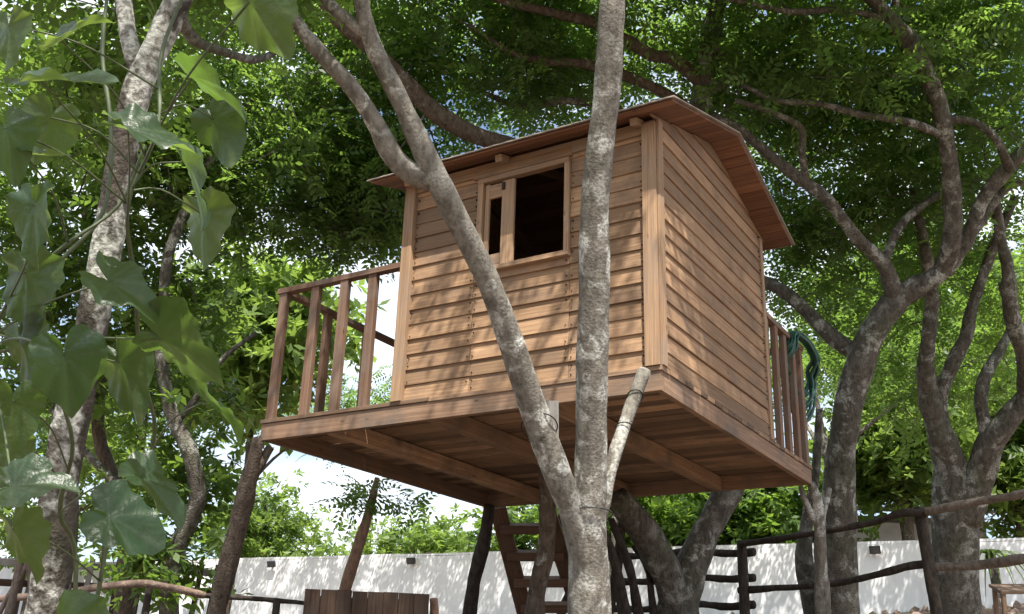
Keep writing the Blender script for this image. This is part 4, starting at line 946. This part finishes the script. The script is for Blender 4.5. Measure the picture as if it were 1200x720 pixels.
# ------------------------------------------------------------------ broad leaved vine in front of the pale trunk
def vine_leaf_mesh(seed):
    """a broad heart shaped blade, its halves folded, with sunk veins, a wavy rim and a bite or two"""
    r = np.random.default_rng(seed); A = [0, 12, 25, 40, 58, 78, 100, 122, 145, 163, 175]
    Rr = np.array([1.0, .87, .74, .67, .635, .60, .575, .55, .47, .30, .10]); Rr[1:-1] *= 1 + r.normal(scale=.035, size=9); lob = r.uniform(-.01, .022)
    seg = 26; ang = np.concatenate([np.linspace(0, 176, seg), -np.linspace(176, 0, seg)[:-1]]); rings = [0.0, .2, .4, .6, .8, .93, 1.0]
    vs_ = [(0, 0, 0)]; fs = []; var = [0.3]; k = len(ang); ph = r.uniform(0, 6, 6); asym = r.uniform(-.06, .06); fold = r.uniform(.12, .42); droop = r.uniform(.15, .5)
    bite = [(r.uniform(25, 150) * r.choice([-1, 1]), r.uniform(3, 7), r.uniform(.08, .22)) for _ in range(r.integers(0, 3))]
    for q in rings[1:]:
        for a in ang:
            f = 1 + .02 * math.sin(a * .23 + ph[0]) + lob * math.cos(math.radians(a) * 5) + asym * math.sin(math.radians(a))
            for (ba, bw, bd) in bite: f *= 1 - bd * math.exp(-((a - ba) / bw) ** 2) * q
            rad = np.interp(abs(a), A, Rr) * q * f
            x, y = rad * math.sin(math.radians(a)), rad * math.cos(math.radians(a))
            vein = min(abs(abs(a) - t_) for t_ in (0, 36, 76, 120)) / 18
            rib = abs(math.sin(rad * 16 + 1.2 * (abs(a) / 30))) * .012 * q ** 2
            z = fold * abs(x) - droop * max(0, y) ** 2 - .22 * x * x + (.045 * min(1, vein) * q ** 1.6) + .06 * math.sin(a * .07 + ph[1]) * q ** 2 + .035 * math.sin(a * .21 + ph[4]) * q ** 4 + .03 * (math.sin(5 * y + ph[2]) - math.sin(ph[2])) * min(1, 2 * q) + rib
            vs_.append((x, y, z)); var.append(max(0.0, 1 - vein * 3.2 - q * .25) * min(1, q * 2.5))
    for i in range(k): fs.append([0, 1 + i, 1 + (i + 1) % k])
    for j in range(len(rings) - 2):
        for i in range(k):
            a, b = 1 + j * k + i, 1 + j * k + (i + 1) % k
            if i == seg - 1: continue
            fs.append([b, a, a + k, b + k])
    return mesh_np('vine_leaf', vs_, [f[::-1] for f in fs], True, var)
m, t, out = newmat('vine_leaf')
geo = N(t, 'ShaderNodeNewGeometry'); a_ = N(t, 'ShaderNodeAttribute', attribute_name='var'); oi = N(t, 'ShaderNodeObjectInfo'); co = N(t, 'ShaderNodeTexCoord')
ov_ = N(t, 'ShaderNodeVectorMath', operation='ADD'); t.links.new(co.outputs['Object'], ov_.inputs[0]); t.links.new(oi.outputs['Location'], ov_.inputs[1])
nn = N(t, 'ShaderNodeTexNoise', i_Scale=7.0, i_Detail=6.0); t.links.new(ov_.outputs[0], nn.inputs['Vector'])
n5 = N(t, 'ShaderNodeTexNoise', i_Scale=3.2, i_Detail=5.0, i_Roughness=.7); t.links.new(ov_.outputs[0], n5.inputs['Vector'])
top = mixc(t, a_.outputs['Fac'], (0.026, 0.058, 0.032), (0.085, 0.125, 0.07)); und = mixc(t, a_.outputs['Fac'], (0.045, 0.078, 0.022), (0.11, 0.15, 0.05))
side = mixc(t, geo.outputs['Backfacing'], top, und); side = mixc(t, 0.5, side, ramp(t, nn.outputs['Fac'], [(0.35, 0.5), (0.65, 1.0)]), 'MULTIPLY')
side = mixc(t, ramp(t, n5.outputs['Fac'], [(0.66, 0.0), (0.70, 0.8)]), side, (0.13, 0.095, 0.035))
hv = N(t, 'ShaderNodeHueSaturation'); t.links.new(ramp(t, oi.outputs['Random'], [(0, 0.75), (1, 1.0)]), hv.inputs['Value']); t.links.new(side, hv.inputs['Color']); side = hv.outputs[0]
b_ = N(t, 'ShaderNodeBsdfPrincipled', i_Roughness=0.36); t.links.new(side, b_.inputs['Base Color']); b_.inputs['Specular IOR Level'].default_value = .5
tb = N(t, 'ShaderNodeBsdfTranslucent'); t.links.new(mixc(t, ramp(t, a_.outputs['Fac'], [(0.2, 0.0), (0.9, 0.6)]), ramp(t, oi.outputs['Random'], [(0, (0.13, 0.23, 0.03)), (1, (0.24, 0.33, 0.05))]), (0.06, 0.09, 0.02)), tb.inputs['Color'])
ms = N(t, 'ShaderNodeMixShader', i_Fac=.42); t.links.new(b_.outputs[0], ms.inputs[1]); t.links.new(tb.outputs[0], ms.inputs[2])
bp_ = N(t, 'ShaderNodeBump', i_Strength=.4, i_Distance=.012); t.links.new(nn.outputs['Fac'], bp_.inputs['Height']); t.links.new(bp_.outputs[0], b_.inputs['Normal'])
t.links.new(ms.outputs[0], out.inputs[0]); M_vine = m
VL = [vine_leaf_mesh(k) for k in range(9)]
for q in VL: q.materials.append(M_vine)
M_vstem = plain_mat('vine_stem', (0.07, 0.09, 0.035), 0.6, 0, .3, 20)
vb = P(75, 740, 3.3)
vine = empty('climbing_vine', (vb[0], vb[1], G(vb)), 'climbing vine with broad heart shaped leaves around the blotched pale trunk', 'vine')
stems = []
for pix in ([(95, 800, 3.6, 7), (88, 700, 3.6, 6), (70, 600, 3.5, 6), (85, 520, 3.4, 5), (60, 430, 3.3, 5), (55, 330, 3.2, 5), (120, 250, 3.3, 5), (130, 150, 3.4, 5), (120, 60, 3.5, 5), (130, -40, 3.6, 4)],
            [(110, 790, 3.7, 6), (125, 640, 3.6, 6), (180, 520, 3.5, 5), (165, 430, 3.3, 5), (158, 330, 3.1, 5), (150, 240, 3.0, 5), (185, 150, 3.1, 5), (190, 60, 3.3, 5), (230, -40, 3.4, 4)],
            [(-30, 420, 3.0, 5), (30, 330, 3.0, 5), (80, 285, 3.0, 5), (140, 240, 3.1, 4), (170, 170, 3.1, 4)]):
    pts = [P(u, v, d) for u, v, d, _ in pix]
    if pix[0][1] > 700: pts[0][2] = G(pts[0]) - .05
    _, path, _r = tube('stem', pts, [w_ * d / F / 2 for _, _, d, w_ in pix], M_vstem, vine, 6, .06, .08, random.randint(0, 99)); stems.append(path)
stem_pts = np.vstack(stems)
# bearing, distance, size m, direction of the tip on the picture plane (deg, 0 = right, 90 = up), turn about the midrib (0 = upper face seen, 180 = underside), tip leaning away
LEAVES = [(72, 48, 2.6, .17, 40, 62, .2), (48, 95, 2.4, .19, 12, 72, .1), (150, 152, 2.5, .21, -8, 68, .25), (225, 92, 2.7, .21, -18, 105, .1), (292, 2, 2.3, .17, -50, 150, .1),
          (42, 240, 2.2, .150, -100, 35, -.2), (128, 330, 2.5, .19, -30, 62, .2), (190, 398, 2.6, .20, -25, 140, .1), (75, 415, 2.3, .165, -80, 38, .1), (15, 570, 2.1, .15, 5, 58, .1),
          (128, 606, 2.3, .19, -28, 56, .3), (70, 738, 2.2, .18, -60, 45, .2), (215, 190, 2.9, .22, -55, 112, .1), (60, 138, 2.9, .18, -115, 150, .1), (30, 320, 2.8, .20, -80, 155, .1),
          (25, 400, 2.8, .18, -70, 150, .0), (235, 250, 3.3, .22, -75, 150, .1), (140, 425, 2.9, .19, -60, 155, .1),
          (240, 470, 2.8, .17, -40, 108, .1), (15, 470, 2.6, .17, -100, 145, .1), (30, 182, 2.7, .15, 10, 82, .0), (165, 560, 2.9, .19, -35, 82, .1), (15, 620, 2.5, .17, -60, 150, .1), (10, 30, 3.0, .17, -80, 150, .1),
          (250, 140, 3.2, .17, -60, 160, .1), (5, 150, 2.6, .16, -70, 60, .1), (10, 520, 2.9, .17, -90, 160, .1)]
for i, (u, v, d, size, ang, turn, lean) in enumerate(LEAVES):
    size *= .78 + .20 * ((i * 7) % 10) / 9
    p = P(u, v, d); a = math.radians(ang); ty = RIGHT * math.cos(a) + UP * math.sin(a) + FWD * lean; ty /= np.linalg.norm(ty)
    n0 = -FWD - ty * (-FWD @ ty); n0 /= np.linalg.norm(n0); s_ = np.cross(ty, n0); tt = math.radians(turn)
    # the upper face of a leaf looks to the sky: choose the turn that lifts it
    zc = [n0 * math.cos(tt) + s_ * math.sin(tt), n0 * math.cos(tt) - s_ * math.sin(tt)]; z_ = zc[0] if zc[0][2] > zc[1][2] else zc[1]
    x_ = np.cross(ty, z_)
    o = link('leaf', VL[i % 9], None, vine); l = V(p) - vine.location
    o.matrix_basis = Matrix(((x_[0] * size, ty[0] * size, z_[0] * size, l.x), (x_[1] * size, ty[1] * size, z_[1] * size, l.y), (x_[2] * size, ty[2] * size, z_[2] * size, l.z), (0, 0, 0, 1)))
    j = int(np.argmin(((stem_pts - p) ** 2).sum(1) + 3 * np.maximum(0, stem_pts[:, 2] - p[2]))); q = stem_pts[j]
    mid = (p + q) / 2 + np.array([0, 0, .05]) - z_ * .03
    tube('petiole', [q, mid, p], [.0035, .003, .0025], M_vstem, vine, 5, .05, 0)
